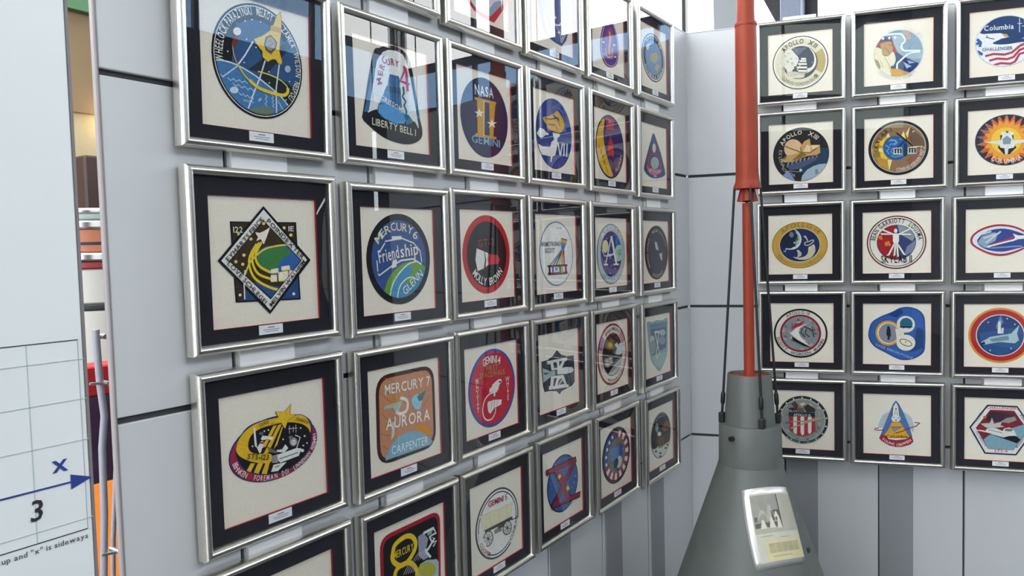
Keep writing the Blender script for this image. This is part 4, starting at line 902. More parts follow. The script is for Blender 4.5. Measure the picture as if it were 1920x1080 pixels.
@design(('R', 2, 2), 'silver frame at the right edge with a flat red edged oval badge and white shuttle', [(105, 122), (495, 112), (488, 455), (100, 460)])
def _(e):
    S = [(128, 288), (140, 258), (180, 228), (240, 207), (300, 202), (370, 215), (430, 245), (452, 262), (452, 320), (430, 325), (370, 352), (300, 370), (230, 362), (170, 335), (138, 312)]
    e.poly('a42434', S, True, sm=True); c = (292, 286); I = [(c[0]+(p[0]-c[0])*.93, c[1]+(p[1]-c[1])*.87) for p in S]
    e.poly('d8dce0', I, sm=True); e.poly('27438c', [(165, 300), (180, 265), (230, 235), (300, 225), (370, 240), (430, 270), (430, 312), (360, 335), (290, 348), (210, 335)], sm=True)
    e.poly('8aa0b4', [(165, 300), (190, 265), (250, 245), (275, 250), (260, 290), (220, 310), (240, 330), (200, 325)])
    for P in ([(190, 255), (240, 240)], [(200, 275), (280, 250)], [(210, 300), (290, 240)]): e.line('c0ccd4', P, 9)
    e.line('b03040', [(215, 318), (300, 292), (350, 272), (390, 262)], 8); e.line(WH, [(215, 322), (300, 300), (360, 285)], 9); e.poly(WH, [(352, 252), (380, 262), (430, 262), (430, 278), (380, 282), (345, 295), (365, 272)])
    e.line('8090b8', [(240, 328), (330, 322), (400, 318)], 8)

@design(('R', 3, 2), 'silver frame at the right edge with red and orange ringed badge, shuttle on blue', [(93, 643), (480, 640), (478, 985), (90, 978)])
def _(e):
    e.ext((115, 800), (455, 815), (285, 662), (285, 958)); e.disc('d09030', 1, True); e.disc('b02c30', .93); e.disc('dcd8cc', .76); e.disc('234078', .73); e.setclip(.73)
    e.poly('2c5488', [(170, 800), (400, 760), (410, 860), (300, 920), (200, 890)]); e.poly('5c80a4', [(285, 700), (300, 740), (270, 790), (260, 760)]); e.dots('c8d4dc', 4, (220, 740), (320, 720), (360, 750), (340, 880), (230, 890)); e.setclip()
    e.poly('d8dad4', [(272, 740), (285, 730), (288, 800), (270, 800)]); e.poly('c8d0d0', [(290, 770), (302, 768), (300, 800), (288, 800)])
    e.poly('a8c0c4', [(180, 848), (230, 818), (340, 800), (385, 752), (372, 800), (382, 835), (360, 852), (280, 845), (200, 860)]); e.poly('6c8c98', [(228, 830), (325, 810), (330, 835), (240, 845)]); e.poly('1c2430', [(175, 855), (200, 842), (205, 858)])

@design(('R', 4, 2), 'silver frame at the lower right with a six-sided badge of two crossing shuttles', [(217, 248), (920, 245), (915, 875), (212, 860)])
def _(e):
    S = [(262, 545), (435, 315), (725, 318), (890, 555), (715, 808), (408, 802)]
    e.poly('1e2448', S, True); c = (575, 558)
    def sh(k): return [(c[0]+(p[0]-c[0])*k, c[1]+(p[1]-c[1])*k) for p in S]
    e.poly('e2e0da', sh(.945)); e.poly('8c2434', sh(.80)); I = sh(.785); e.poly('7c2432', I); e.clip = [e.pt(p) for p in reversed(I)]
    e.poly('7fa4b4', [(400, 660), (460, 610), (640, 550), (780, 500), (860, 560), (800, 640), (700, 760), (440, 760)])
    e.poly('3c2c3c', [(460, 380), (700, 400), (720, 480), (560, 480), (420, 470)])
    e.poly('98908c', [(560, 480), (620, 440), (700, 422), (716, 460), (640, 490)]); e.poly('c0c0ba', [(370, 505), (460, 495), (480, 440), (498, 500), (580, 478), (560, 510), (600, 528), (480, 545), (420, 540)])
    e.clip = None
    e.poly('15151a', [(305, 572), (590, 636), (600, 600), (720, 620), (756, 650), (720, 688), (590, 645), (440, 600)])
    e.poly('dcdcd6', [(300, 568), (420, 566), (440, 545), (520, 545), (580, 570), (600, 542), (650, 532), (690, 560), (720, 610), (640, 618), (590, 634), (440, 592)]); e.el('6c7478', (640, 558), 40, 14); e.line('8a8e90', [(440, 560), (580, 590)], 8)
    e.el('c86c28', (410, 438), 16, 13); e.poly('8c2434', [(345, 520), (420, 545), (420, 575), (330, 560)])
    e.text('b84c54', 'CHALLENGER', (430, 356), (715, 356), .085); e.text('b03a44', 'STS-6', (502, 782), (630, 780), .085)
    e.text('5a6484', 'WEITZ', (335, 490), (392, 405), .08); e.text('5a6484', 'PETERSON', (322, 590), (408, 728), .08); e.text('5a6484', 'BOBKO', (745, 405), (800, 485), .08); e.text('5a6484', 'MUSGRAVE', (725, 735), (805, 620), .08)
# ------------------------------------------------------------------ the setting: two panelled display walls
WT = 2.632                                     # top of the display walls
RS = 1.013                                      # the right wall's frames are a touch larger
RO = Vector((-0.779+RS*3.2912, -1.2661+RS*0.9794, 0)); RA = -1.27248        # right wall: origin of its frame plane, heading
RD = Vector((0.29391, -0.95584, 0)); RN = Vector((-0.95584, -0.29391, 0))
LD, RDP = 0.036, 0.070                         # frame fronts stand this far off the panels
HZ = [0.0, 0.05, 0.7605, 1.370, 1.9765, WT]
def panelled(name, loc, rotz, y, xs, dark, strips, battens, z_top, strip_y0):
    w = tag(link(name, boxes(name, [(xs[0], xs[-1], y+0.010, y+0.022, 0, z_top)], GAP), None, loc, (0, 0, rotz)), kind='structure')
    g, h = 0.004, 0.006
    for i in range(len(xs)-1):
        for k in range(len(HZ)-1):
            a = xs[i] + (g if i else 0); b = xs[i+1] - (g if i < len(xs)-2 else 0)
            link('wall_panel', boxes('wall_panel', [(a, b, y, y+0.011, HZ[k]+h, HZ[k+1]-(h if k < len(HZ)-2 else 0))], PANEL, 0.0015), w)
    for x in battens: link('batten', boxes('batten', [(x-0.067, x+0.067, y-0.003, y+0.004, 0.1, 0.72)], BATTEN, 0.001), w)
    for x, z1 in strips: link('hanging_strip', boxes('hanging_strip', [(x-0.0675, x+0.0675, strip_y0, y+0.004, 0.70, z1)], STRIP, 0.001), w)
    link('wall_cap', boxes('wall_cap', [(xs[0], xs[-1], y-0.001, y+0.023, z_top, z_top+0.004)], PANEL), w)
    return w
LX = {0: .178, 1: .572, 2: .942, 3: 1.325, 4: 1.718, 5: 2.126}
RX = {0: .184, 1: .569, 2: .961}
FD = 0.028                                    # frame depth
CORNER = RO - RN*RDP; CORNER = CORNER + RD*((LD-CORNER.y)/RD.y)
wl = panelled('wall_left', (0, 0, 0), 0, LD, [-0.1325, .103, .490, .866, 1.250, 1.628, 2.035, CORNER.x],
              GAP, [(x, WT-0.01) for x in LX.values()], list(LX.values()), WT, FD-0.0005)
sc_ = (CORNER - RO).dot(RD)
wr = panelled('wall_right', RO, RA, RDP, [sc_, .114, .502, .831, 1.21, 1.60, 2.65],
              GAP, [(x, WT+0.012) for x in RX.values()], [RX[0], RX[1]], WT, FD-0.0005)
# the left end of the wall: pale metal trim
link('end_trim', boxes('end_trim', [(-0.139, -0.1328, LD-0.002, LD+0.012, 0, WT+0.006)], mat('rosy_anodised_trim', (0.24, 0.215, 0.22, 1), 0.5, 0.0, noise=0.05), 0.002), wl)

# ------------------------------------------------------------------ picture frames
def rail_mesh():
    prof = [(0, 0.0), (0, .019), (.0012, .0225), (.0035, .0255), (.0065, .0275), (.0095, .028), (.0125, .0272), (.0150, .0250), (.0172, .0215), (.0182, .0185), (.0182, .008)]
    Wd = PITCH; v = []; f = []
    for s, t in prof: v.append((-Wd/2+s, -t, -Wd/2+s))
    for s, t in prof: v.append((Wd/2-s, -t, -Wd/2+s))
    n = len(prof)
    for i in range(n-1): f.append((i, n+i, n+i+1, i+1))
    me = pymesh('frame_rail', v, f, SILVER); shade(me, 50)
    bm = bmesh.new(); bm.from_mesh(me)
    if sum(fc.normal.y for fc in bm.faces) > 0: bmesh.ops.reverse_faces(bm, faces=bm.faces)
    bm.to_mesh(me); bm.free()
    return me
RAIL = rail_mesh()
MW = HALF
def ring_mesh(name, o, i, yo, yi, m, dz=0.0):
    v = [(-o, yo, -o), (o, yo, -o), (o, yo, o), (-o, yo, o), (-i, yi, -i+dz), (i, yi, -i+dz), (i, yi, i+dz), (-i, yi, i+dz)]
    f = [(k, (k+1) % 4, 4+(k+1) % 4, 4+k) for k in range(4)]
    return pymesh(name, v, f, m)
MATM = ring_mesh('mat_board', PITCH/2-0.017, MW+0.0004, -0.0120, -0.0120, MATBOARD, LIN_DZ)
FILM = ring_mesh('red_bevel', MW+0.0004, MW+0.0002, -0.0120, -0.0075, FILLET)
LINM = pymesh('linen', [(-MW-.001, -0.0072, -MW-.001), (MW+.001, -0.0072, -MW-.001), (MW+.001, -0.0072, MW+.001), (-MW-.001, -0.0072, MW+.001)], [(0, 1, 2, 3)], LINEN)
g_ = PITCH/2-0.0178
GLM = pymesh('glass', [(-g_, -0.0165, -g_), (g_, -0.0165, -g_), (g_, -0.0165, g_), (-g_, -0.0165, g_)], [(0, 1, 2, 3)], GLASS)
def bowed():
    n = 10; v = []; f = []
    for j in range(n+1):
        for i in range(n+1):
            u = i/n*2-1; w = j/n*2-1; v.append((u*g_, -0.0145-0.0045*(1-u**4)*(1-w**4), w*g_))
    for j in range(n):
        for i in range(n): k = j*(n+1)+i; f.append((k, k+1, k+n+2, k+n+1))
    return pymesh('glass', v, f, GLASS_BOWED, smooth=True)
GLB = bowed()
BACKM = boxes('backing', [(-PITCH/2+.004, PITCH/2-.004, -0.0060, -0.0002, -PITCH/2+.004, PITCH/2-.004)], GAP)
CARDM = boxes('caption_card', [(-.029, .029, -0.0135, -0.0122, -.0095, .0095)], CARD)
PRM = boxes('print', [(-.008, .009, -0.01365, -0.0135, .0035, .0055), (-.019, .020, -0.01365, -0.0135, -.0008, .0004), (-.015, .017, -0.01365, -0.0135, -.0048, -.0036)], INK)
def make_frame(key, loc, rotz, roll=0.0, group=None, scale=1.0, lean=0.0):
    fn, label, q = E_[key]
    t = empty('framed_patch', loc, (0, 0, rotz)); t.rotation_euler = (lean, roll, rotz); t.scale = (scale,)*3
    tag(t, label, 'framed picture', group)
    c = (0, 0, PITCH/2)
    link('backing', BACKM, t, c)
    for k in range(4): link('frame_rail', RAIL, t, c, (0, k*math.pi/2, 0))
    link('mat_board', MATM, t, c); link('red_bevel', FILM, t, (0, 0, PITCH/2+LIN_DZ)); link('linen', LINM, t, (0, 0, PITCH/2+LIN_DZ))
    e = Emblem(q); fn(e); e.build(t, -0.0072)
    cd = link('caption_card', CARDM, t, (0, 0, PITCH/2+LIN_DZ-MW-.0115)); link('print', PRM, cd)
    link('glass', GLB if key == ('L', 2, 0) else GLM, t, c)
    return t
LPOS = {(0,1): (.560,2.4471), (0,2): (.9421,2.441), (0,3): (1.3272,2.4389), (0,4): (1.7211,2.4394), (0,5): (2.1299,2.4405),
 (1,0): (.1741,2.0411), (1,1): (.5649,2.0407), (1,2): (.9424,2.0416), (1,3): (1.3235,2.0414), (1,4): (1.7207,2.0391), (1,5): (2.1161,2.0357),
 (2,0): (.1779,1.6477), (2,1): (.5699,1.6397), (2,2): (.9391,1.6459), (2,3): (1.3184,1.6425), (2,4): (1.7122,1.641), (2,5): (2.1192,1.6374),
 (3,0): (.1817,1.255), (3,1): (.574,1.2493), (3,2): (.9406,1.2553), (3,3): (1.3185,1.2535), (3,4): (1.7056,1.2522), (3,5): (2.1243,1.2411),
 (4,0): (.1856,.866), (4,1): (.5751,.8581), (4,2): (.9461,.860), (4,3): (1.3268,.8648), (4,4): (1.7194,.8609), (4,5): (2.1409,.8502)}
RPOS = {(0,0): (.1814,2.4332), (0,1): (.5619,2.4362), (0,2): (.9504,2.4359), (1,0): (.1813,2.0455), (1,1): (.5629,2.0423), (1,2): (.9457,2.0436),
 (2,0): (.1769,1.6515), (2,1): (.5553,1.6497), (2,2): (.9399,1.6465), (3,0): (.1803,1.2647), (3,1): (.5553,1.2616), (3,2): (.9352,1.2591),
 (4,0): (.182,.8789), (4,1): (.5567,.875), (4,2): (.9383,.8723)}
for (r, c), (x, z) in LPOS.items():
    make_frame(('L', r, c), (x, FD, z-PITCH/2), 0, random.uniform(-.003, .003), 'framed patches on the left wall', lean=R(1.7) if (r, c) == (1, 0) else R(random.uniform(0, .25)))
for (r, c), (s, z) in RPOS.items():
    p = RO + RD*s*RS - RN*FD*RS; z = 1.65 + RS*(z-1.65) + .5*PITCH*(1-RS)
    make_frame(('R', r, c), (p.x, p.y, z-PITCH/2), RA, random.uniform(-.003, .003), 'framed patches on the right wall', RS)

# ------------------------------------------------------------------ the capsule model with its escape tower
HULL = mat('grey_green_hull_paint', (0.115, 0.126, 0.115, 1), 0.48, 0.0, 0.4, noise=0.10, nscale=14, bump=0.08, bscale=60)
ORANGE = mat('faded_orange_paint', (0.30, 0.042, 0.018, 1), 0.5, 0.0, 0.28, noise=0.14, nscale=18, bump=0.05, bscale=80)
BLACK = mat('black_rod_paint', (0.012, 0.012, 0.014, 1), 0.45, noise=0.2)
ALU = mat('polished_plate', (0.72, 0.71, 0.68, 1), 0.30, 0.55, noise=0.08, nscale=20, bump=0.4, bscale=14)
AX = (1.7044, -0.4963)
cap = tag(empty('space_capsule_model', (AX[0], AX[1], 0)), 'grey-green cone-shaped space capsule model with an orange escape tower, standing in the corner', 'model')
r_ = lambda z: .1035 + .345*(.9136-z)
link('cone_body', lathe('cone_body', [(.30, .02), (.36, .05), (.392, .085), (r_(.11), .11), (r_(.5), .5), (r_(.9), .9), (.1045, .9136)], HULL, 72), cap)
link('collar', lathe('collar', [(.1035, .905), (.1035, .914), (.1016, 1.045), (.0995, 1.0492), (.078, 1.0494)], HULL, 64), cap)
nk = link('neck', lathe('neck', [(.0835, 1.046), (.083, 1.05), (.0712, 1.214), (.0700, 1.2172), (.0665, 1.2172), (.0665, 1.195)], HULL, 64, cap=False), cap)
link('neck_plate', lathe('neck_plate', [(.0, 1.205), (.0665, 1.205), (.0665, 1.208), (.0, 1.2085)], ORANGE, 48, cap=False), cap)
link('pylon', lathe('pylon', [(.0175, 1.206), (.0172, 1.79)], ORANGE, 28), cap)
for k in range(3):
    a = R(-162+k*120)
    link('nozzle', lathe('nozzle', [(.010, 0), (.0165, -.002), (.0125, .03), (.010, .04), (.0, .04)], ORANGE, 20), cap, (.0205*math.cos(a), .0205*math.sin(a), 1.797), (R(8)*math.sin(a), -R(8)*math.cos(a), 0))
link('skirt', lathe('skirt', [(.0452, 1.838), (.0455, 1.8425), (.0385, 1.862), (.0380, 1.868), (.0375, 1.885), (.0, 1.885)], ORANGE, 44, cap=False), cap)
link('skirt_plate', lathe('skirt_plate', [(.0, 1.837), (.0445, 1.837), (.0445, 1.842), (0, 1.842)], ORANGE, 44, cap=False), cap)
link('rocket_case', lathe('rocket_case', [(.0372, 1.884), (.0352, 2.11), (.0344, 2.376), (.0335, 2.3835), (.0290, 2.3845), (.0284, 2.46), (.0275, 2.60), (.024, 2.66), (.012, 2.72), (.0, 2.735)], ORANGE, 44, cap=False), cap)
link('seam_band', lathe('seam_band', [(.0352, 2.370), (.0358, 2.372), (.0358, 2.380), (.0352, 2.382)], ORANGE, 44, cap=False), cap)
for k, az in enumerate((107, -150, 20, -70)):
    a = R(az); c, s = math.cos(a), math.sin(a)
    az2 = R(az + (4 if k != 1 else 12)); c2, s2 = math.cos(az2), math.sin(az2)
    top = Vector((.041*c, .041*s, 1.846)); bot = Vector((.0905*c2, .0905*s2, 1.072))
    d = (bot-top)
    rod = link('stay_rod', tube('stay_rod', [top, top+d*.5, bot], .0043, BLACK, 10), cap)
    link('turnbuckle', tube('turnbuckle', [top+d*.895, top+d*.905, top+d*.94, top+d*.95], [.0055, .0078, .0078, .0055], BLACK, 10), rod)
    link('clevis', boxes('clevis', [(bot.x-.010, bot.x+.010, bot.y-.010, bot.y+.010, 1.0485, 1.083)], BLACK, 0.003), rod)
a = R(-195); link('hatch_bolt', tube('hatch_bolt', [(.098*math.cos(a), .098*math.sin(a), 1.013), (.116*math.cos(a), .116*math.sin(a), 1.013)], .0085, BLACK, 12), cap)
a = R(-96); rr = r_(.655)
link('plug', tube('plug', [((rr-.004)*math.cos(a), (rr-.004)*math.sin(a), .655), ((rr+.003)*math.cos(a), (rr+.003)*math.sin(a), .656)], .0085, BLACK, 14), cap)
def onCone(az, z, off): 
    r = r_(z) + off - .0025; return (r*math.cos(R(az)), r*math.sin(R(az)), z)
QC = [(-176, .851), (-101, .853), (-108, .630), (-158.5, .6215)]      # plate corners on the cone: TL TR BR BL
def bil(u, v):
    a = [QC[0][i]+(QC[1][i]-QC[0][i])*u for i in (0, 1)]; b = [QC[3][i]+(QC[2][i]-QC[3][i])*u for i in (0, 1)]
    az = a[0]+(b[0]-a[0])*v; z = a[1]+(b[1]-a[1])*v + .013*4*u*(1-u)*(1-.25*v)
    return az, z
def patch(name, u0, u1, v0, v1, off, m, parent, nu=14, nv=10, th=0.0):
    v = []; f = []
    for j in range(nv+1):
        for i in range(nu+1):
            az, z = bil(u0+(u1-u0)*i/nu, v0+(v1-v0)*j/nv); v.append(onCone(az, z, off))
    for j in range(nv):
        for i in range(nu): k = j*(nu+1)+i; f.append((k+nu+1, k+nu+2, k+1, k))
    if th:
        n = len(v); B = [i for i in range(nu+1)] + [(j)*(nu+1)+nu for j in range(1, nv+1)] + [nv*(nu+1)+i for i in range(nu-1, -1, -1)] + [j*(nu+1) for j in range(nv-1, 0, -1)]
        for b in B: p = Vector(v[b]); q = Vector((p.x, p.y, 0)).normalized(); v.append(tuple(p - q*th))
        for i in range(len(B)): j = (i+1) % len(B); f.append((B[i], B[j], n+j, n+i))
    return link(name, pymesh(name, v, f, m, smooth=True), parent)
plq = patch('plaque', 0, 1, 0, 1, .0040, ALU, cap, th=.003); plq['label'] = 'creased shiny metal plate with old photograph and typed text'
PHB = mat('photo_paper', (0.52, 0.50, 0.41, 1), 0.5, noise=0.1, nscale=30); PHD = mat('photo_grey', (0.30, 0.29, 0.25, 1), 0.5, noise=0.15, nscale=40)
PHK = mat('photo_dark', (0.11, 0.105, 0.09, 1), 0.5, noise=0.2, nscale=60); PHY = mat('yellowed_paper', (0.56, 0.50, 0.30, 1), 0.5, noise=0.08, nscale=30)
PHM = mat('photo_midtone', (0.40, 0.38, 0.31, 1), 0.5, noise=0.12, nscale=40); PHW = mat('photo_light', (0.60, 0.575, 0.48, 1), 0.5, noise=0.06)
patch('photo_print', .13, 1.0, .07, .92, .0046, PHB, plq)
patch('photo_print', .14, .66, .09, .52, .0050, PHD, plq); patch('photo_print', .66, 1.0, .09, .52, .0050, PHM, plq); patch('photo_print', .13, 1.0, .50, .57, .0052, PHM, plq)
patch('photo_print', .64, .665, .09, .52, .0054, PHK, plq); patch('photo_print', .668, .678, .09, .54, .0054, PHW, plq)
patch('photo_print', .16, .64, .44, .50, .0054, PHK, plq); patch('photo_print', .48, .64, .29, .42, .0054, PHK, plq); patch('photo_print', .16, .22, .36, .42, .0054, PHK, plq)
def wedge(u, v, w, h, off, m):
    P = [onCone(*bil(u, v), off), onCone(*bil(u-w, v+h), off), onCone(*bil(u+w, v+h), off), onCone(*bil(u+w*.25, v), off), onCone(*bil(u-w*.25, v), off)]
    link('photo_print', pymesh('photo_print', P, [(4, 1, 2, 3)], m), plq)
wedge(.30, .40, .06, .11, .0058, PHW); wedge(.46, .38, .06, .13, .0058, PHW); wedge(.60, .36, .05, .16, .0058, PHW); wedge(.46, .22, .09, .2, .0057, PHM); wedge(.57, .31, .05, .07, .0058, PHW); wedge(.31, .28, .12, .14, .0056, PHM)
patch('typed_text', .26, .98, .66, .92, .0052, PHY, plq)
TXT = mat('typed_ink', (0.34, 0.31, 0.18, 1), 0.6, noise=0.2)
TXB = mat('typed_block', (0.44, 0.40, 0.24, 1), 0.6, noise=0.15)
patch('typed_text', .31, .92, .70, .82, .0056, TXB, plq)
for i in range(5):
    for j in range(5):
        a0 = .32 + j*.12; patch('typed_text', a0, a0+.095, .705+i*.0225, .714+i*.0225, .0060, TXT, plq, 3, 1)
patch('typed_text', .34, .72, .855, .865, .0060, TXT, plq, 6, 1); patch('typed_text', .20, .42, .60, .607, .0060, TXT, plq, 5, 1); patch('typed_text', .56, .74, .63, .637, .0060, TXT, plq, 5, 1)

# ------------------------------------------------------------------ the sign board at the left edge
BOARD = mat('white_sign_board', (0.85, 0.875, 0.865, 1), 0.5, noise=0.03, nscale=4)
SY = -0.24
sb = tag(empty('graph_sign', (-0.75, SY, 0)), 'tall white sign board with a printed graph, blue x arrow and number 3', 'sign')
def sg(name, lst, m, parent=sb, bev=0.0): return link(name, boxes(name, [(x0+.75, x1+.75, y0, y1, z0, z1) for x0, x1, y0, y1, z0, z1 in lst], m, bev), parent)
pn = sg('board', [(-1.25, -0.3090, 0, 0.010, 0.06, 2.42)], BOARD, bev=.002)
sg('foot', [(-1.2, -1.1, -.15, .2, 0, .06)], mat('steel_foot', (.3, .3, .32, 1), .4, .8)); sg('foot', [(-.5, -.4, -.15, .2, 0, .06)], MATS['steel_foot'])
sg('edge_strip', [(-0.3090, -0.3055, -.0005, .0105, .06, 2.42)], MATS['rosy_anodised_trim'])
BLK = mat('black_print', (.03, .03, .035, 1), .6, noise=.1); BLU = mat('blue_print', (.03, .055, .28, 1), .6, noise=.1); GRD = mat('pale_grid_print', (.52, .60, .60, 1), .6, noise=.1)
Y0 = -.0006
sg('graph_border', [(-1.15, -.3157, Y0, 0, 1.5483, 1.5494), (-1.15, -.3157, Y0, 0, 1.2952, 1.2963)], BLK)
sg('graph_border', [(-.3162, -.3157, Y0, 0, 1.2952, 1.5494)], mat('grey_print', (.30, .34, .36, 1), .6, noise=.1))
sg('grid_lines', [(x-.0006, x+.0006, Y0*.8, 0, 1.297, 1.548) for x in [-.377-.0535*k for k in range(13)]] + [(-1.15, -.3065, Y0*.8, 0, z-.0006, z+.0006) for z in (1.523, 1.470, 1.4155, 1.310)], GRD)
ax = sg('axis_arrow', [(-1.15, -.331, Y0*1.3, 0, 1.3622, 1.3644)], BLU)
link('axis_arrow', pymesh('axis_arrow', [(-.334+.75, Y0*1.4, 1.3735), (-.334+.75, Y0*1.4, 1.3535), (-.3068+.75, Y0*1.4, 1.3634)], [(0, 1, 2)], BLU), sb)
def words(name, t, x, z, h, m, parent, wf=1.0, slant=0.0):
    gl, w = layout(t); v = []; f = []
    for gx, gw, gv, gf in gl:
        n = len(v); v += [(x+.75+(gx+a+slant*b)*h*wf, Y0*1.5, z+b*h) for a, b in gv]; f += [tuple(n+i for i in q) for q in gf]
    return link(name, pymesh(name, v, f, m), parent)
words('letter_x', 'x', -.3555, 1.3805, .023, BLU, sb, 1.05)
words('number_three', '3', -.3835, 1.3255, .026, BLK, sb, .95, .1)
s_ = '"y" is up and "x" is sideways'; gl, w = layout(s_)
words('sign_words', s_, -.3165-w*.0068*1.02, 1.2835, .0068, mat('soft_black_print', (.10, .10, .11, 1), .6, noise=.1), sb, 1.02)

# ------------------------------------------------------------------ hall shell
FLOOR = mat('dark_grey_carpet', (.045, .045, .05, 1), .8, noise=.3, nscale=60, bump=.3, bscale=300)
HW = mat('hall_grey_wall', (.30, .31, .33, 1), .7, noise=.06, nscale=2); HWD = mat('hall_dark_wall', (.035, .036, .042, 1), .7, noise=.2, nscale=2)
WHITE = mat('white_ceiling_paint', (.82, .82, .80, 1), .7, noise=.03); STEEL = mat('dark_steel', (.03, .032, .036, 1), .5, .3, noise=.2)
X0, X1, Y0_, Y1, CZ = -8.0, 7.5, -6.5, 5.0, 5.9
tag(link('floor', boxes('floor', [(X0-.3, X1+.3, Y0_-.3, Y1+.3, -.1, 0)], FLOOR)), kind='structure')
# window walls: solid below, band of tinted panes, band of clear panes above
SILL, MID, HEAD = 3.75, 4.35, 5.75
def window_wall(name, p0, p1, n, low, inward, lo_mat=BLUEGLASS, hi_mat=CLEAR, sill=SILL, mid=MID, hi_solid=None):
    p0 = Vector(p0); p1 = Vector(p1); d = p1-p0; L = d.length; ang = math.atan2(d.y, d.x)
    w = tag(link(name, boxes(name, [(0, L, 0, .2, 0, sill), (0, L, 0, .2, HEAD, CZ)], low), None, p0, (0, 0, ang)), kind='structure')
    win = tag(link('window_%d' % (window_wall.n), boxes('window', [(L*i/n-.028, L*i/n+.028, .07, .13, sill, HEAD) for i in range(n+1)] + [(0, L, .07, .13, mid-.06, mid+.06)], STEEL), None, p0, (0, 0, ang)), kind='structure')
    window_wall.n += 1
    for i in range(n):
        a, b = L*i/n+.04, L*(i+1)/n-.04
        link('pane', pymesh('pane', [(a, .1, sill), (b, .1, sill), (b, .1, mid-.06), (a, .1, mid-.06)], [(0, 1, 2, 3)], lo_mat), win)
        link('pane', pymesh('pane', [(a, .1, mid+.06), (b, .1, mid+.06), (b, .1, HEAD), (a, .1, HEAD)], [(0, 1, 2, 3)], hi_mat), win)
    li = bpy.data.lights.new('daylight_portal', 'AREA'); li.shape = 'RECTANGLE'; li.size = L; li.size_y = HEAD-mid; li.cycles.is_portal = True
    lo = bpy.data.objects.new('daylight_portal', li); COL.objects.link(lo)
    c = p0 + d*.5; lo.location = (c.x+inward[0]*.02, c.y+inward[1]*.02, (HEAD+mid)/2)
    lo.rotation_euler = Vector(inward).to_3d().to_track_quat('-Z', 'Y').to_euler()
    return w
window_wall.n = 1
window_wall('wall_south', (X1, Y0_, 0), (-2.5, Y0_, 0), 6, HWD, (0, 1, 0), BLUEGLASS, CLEAR, 3.85, 4.65)
tag(link('wall_south', boxes('wall_south', [(X0-.3, -2.5, Y0_-.2, Y0_, 0, CZ)], HW)), kind='structure')
window_wall('wall_east', (X1, -1.0, 0), (X1, Y0_, 0), 4, HWD, (-1, 0, 0))
tag(link('trim_1', boxes('trim_1', [(X1, X1+.2, Y0_-.2, Y0_, 0, CZ)], mat('pale_window_frame', (.66, .68, .70, 1), .5, noise=.03))), kind='structure')
# north part of the east side: pale window bays seen over the right display wall
PALE = mat('pale_window_frame', (.66, .68, .70, 1), .5, noise=.03)
we = tag(link('wall_northeast', boxes('wall_northeast', [(X1, X1+.2, -1.0, Y1, 0, 3.6), (X1, X1+.2, -1.0, Y1, HEAD, CZ), (X1, X1+.2, 1.36, 1.66, 3.6, HEAD)], HW)), kind='structure')
MU = [-1.0, -.75, 1.36, 1.66, 2.02, 2.40, 3.6, Y1]
wn_ = tag(link('window_7', boxes('window', [(X1+.05, X1+.12, y-.02, y+.02, 3.6, HEAD) for y in MU if y != 2.02], PALE)), kind='structure')
link('mullion', boxes('mullion', [(X1+.02, X1+.10, 2.0, 2.045, 3.6, HEAD)], STEEL), wn_)
for a, b in zip(MU[:-1], MU[1:]):
    if a != 1.36: link('pane', pymesh('pane', [(X1+.08, a+.02, 3.6), (X1+.08, b-.02, 3.6), (X1+.08, b-.02, HEAD), (X1+.08, a+.02, HEAD)], [(0, 1, 2, 3)], CLEAR), wn_)
col = tag(empty('steel_column', (7.15, .715, 0)), 'dark steel roof column with a flaring gusset, seen over the right wall', 'column')
link('shaft', boxes('shaft', [(-.10, .10, -.10, .10, 0, CZ)], mat('blue_grey_steel', (.20, .23, .30, 1), .5, .2, noise=.1), .01), col)
G_ = [(.165, 3.9), (.385, 4.35), (.9, 5.6), (-1.0, 5.6), (-.33, 4.35), (-.215, 4.15), (-.215, 3.9)]
link('gusset', pymesh('gusset', [(x, y, z) for x in (.12, .18) for y, z in G_], [tuple(range(7)), tuple(range(13, 6, -1))] + [(i, 7+i, 7+(i+1) % 7, (i+1) % 7) for i in range(7)], STEEL), col)
window_wall('wall_north', (X0, Y1, 0), (X1, Y1, 0), 9, HW, (0, -1, 0), CLEAR)
window_wall('wall_west', (X0, -3.0, 0), (X0, Y1, 0), 4, HWD, (1, 0, 0), WESTGLASS, WESTGLASS, 1.3, 2.3)  # unseen windows, made large and bluish to brighten the right display wall
window_wall('wall_southwest', (X0, Y0_, 0), (X0, -3.0, 0), 3, HWD, (1, 0, 0), GREENGLASS, GREENGLASS)
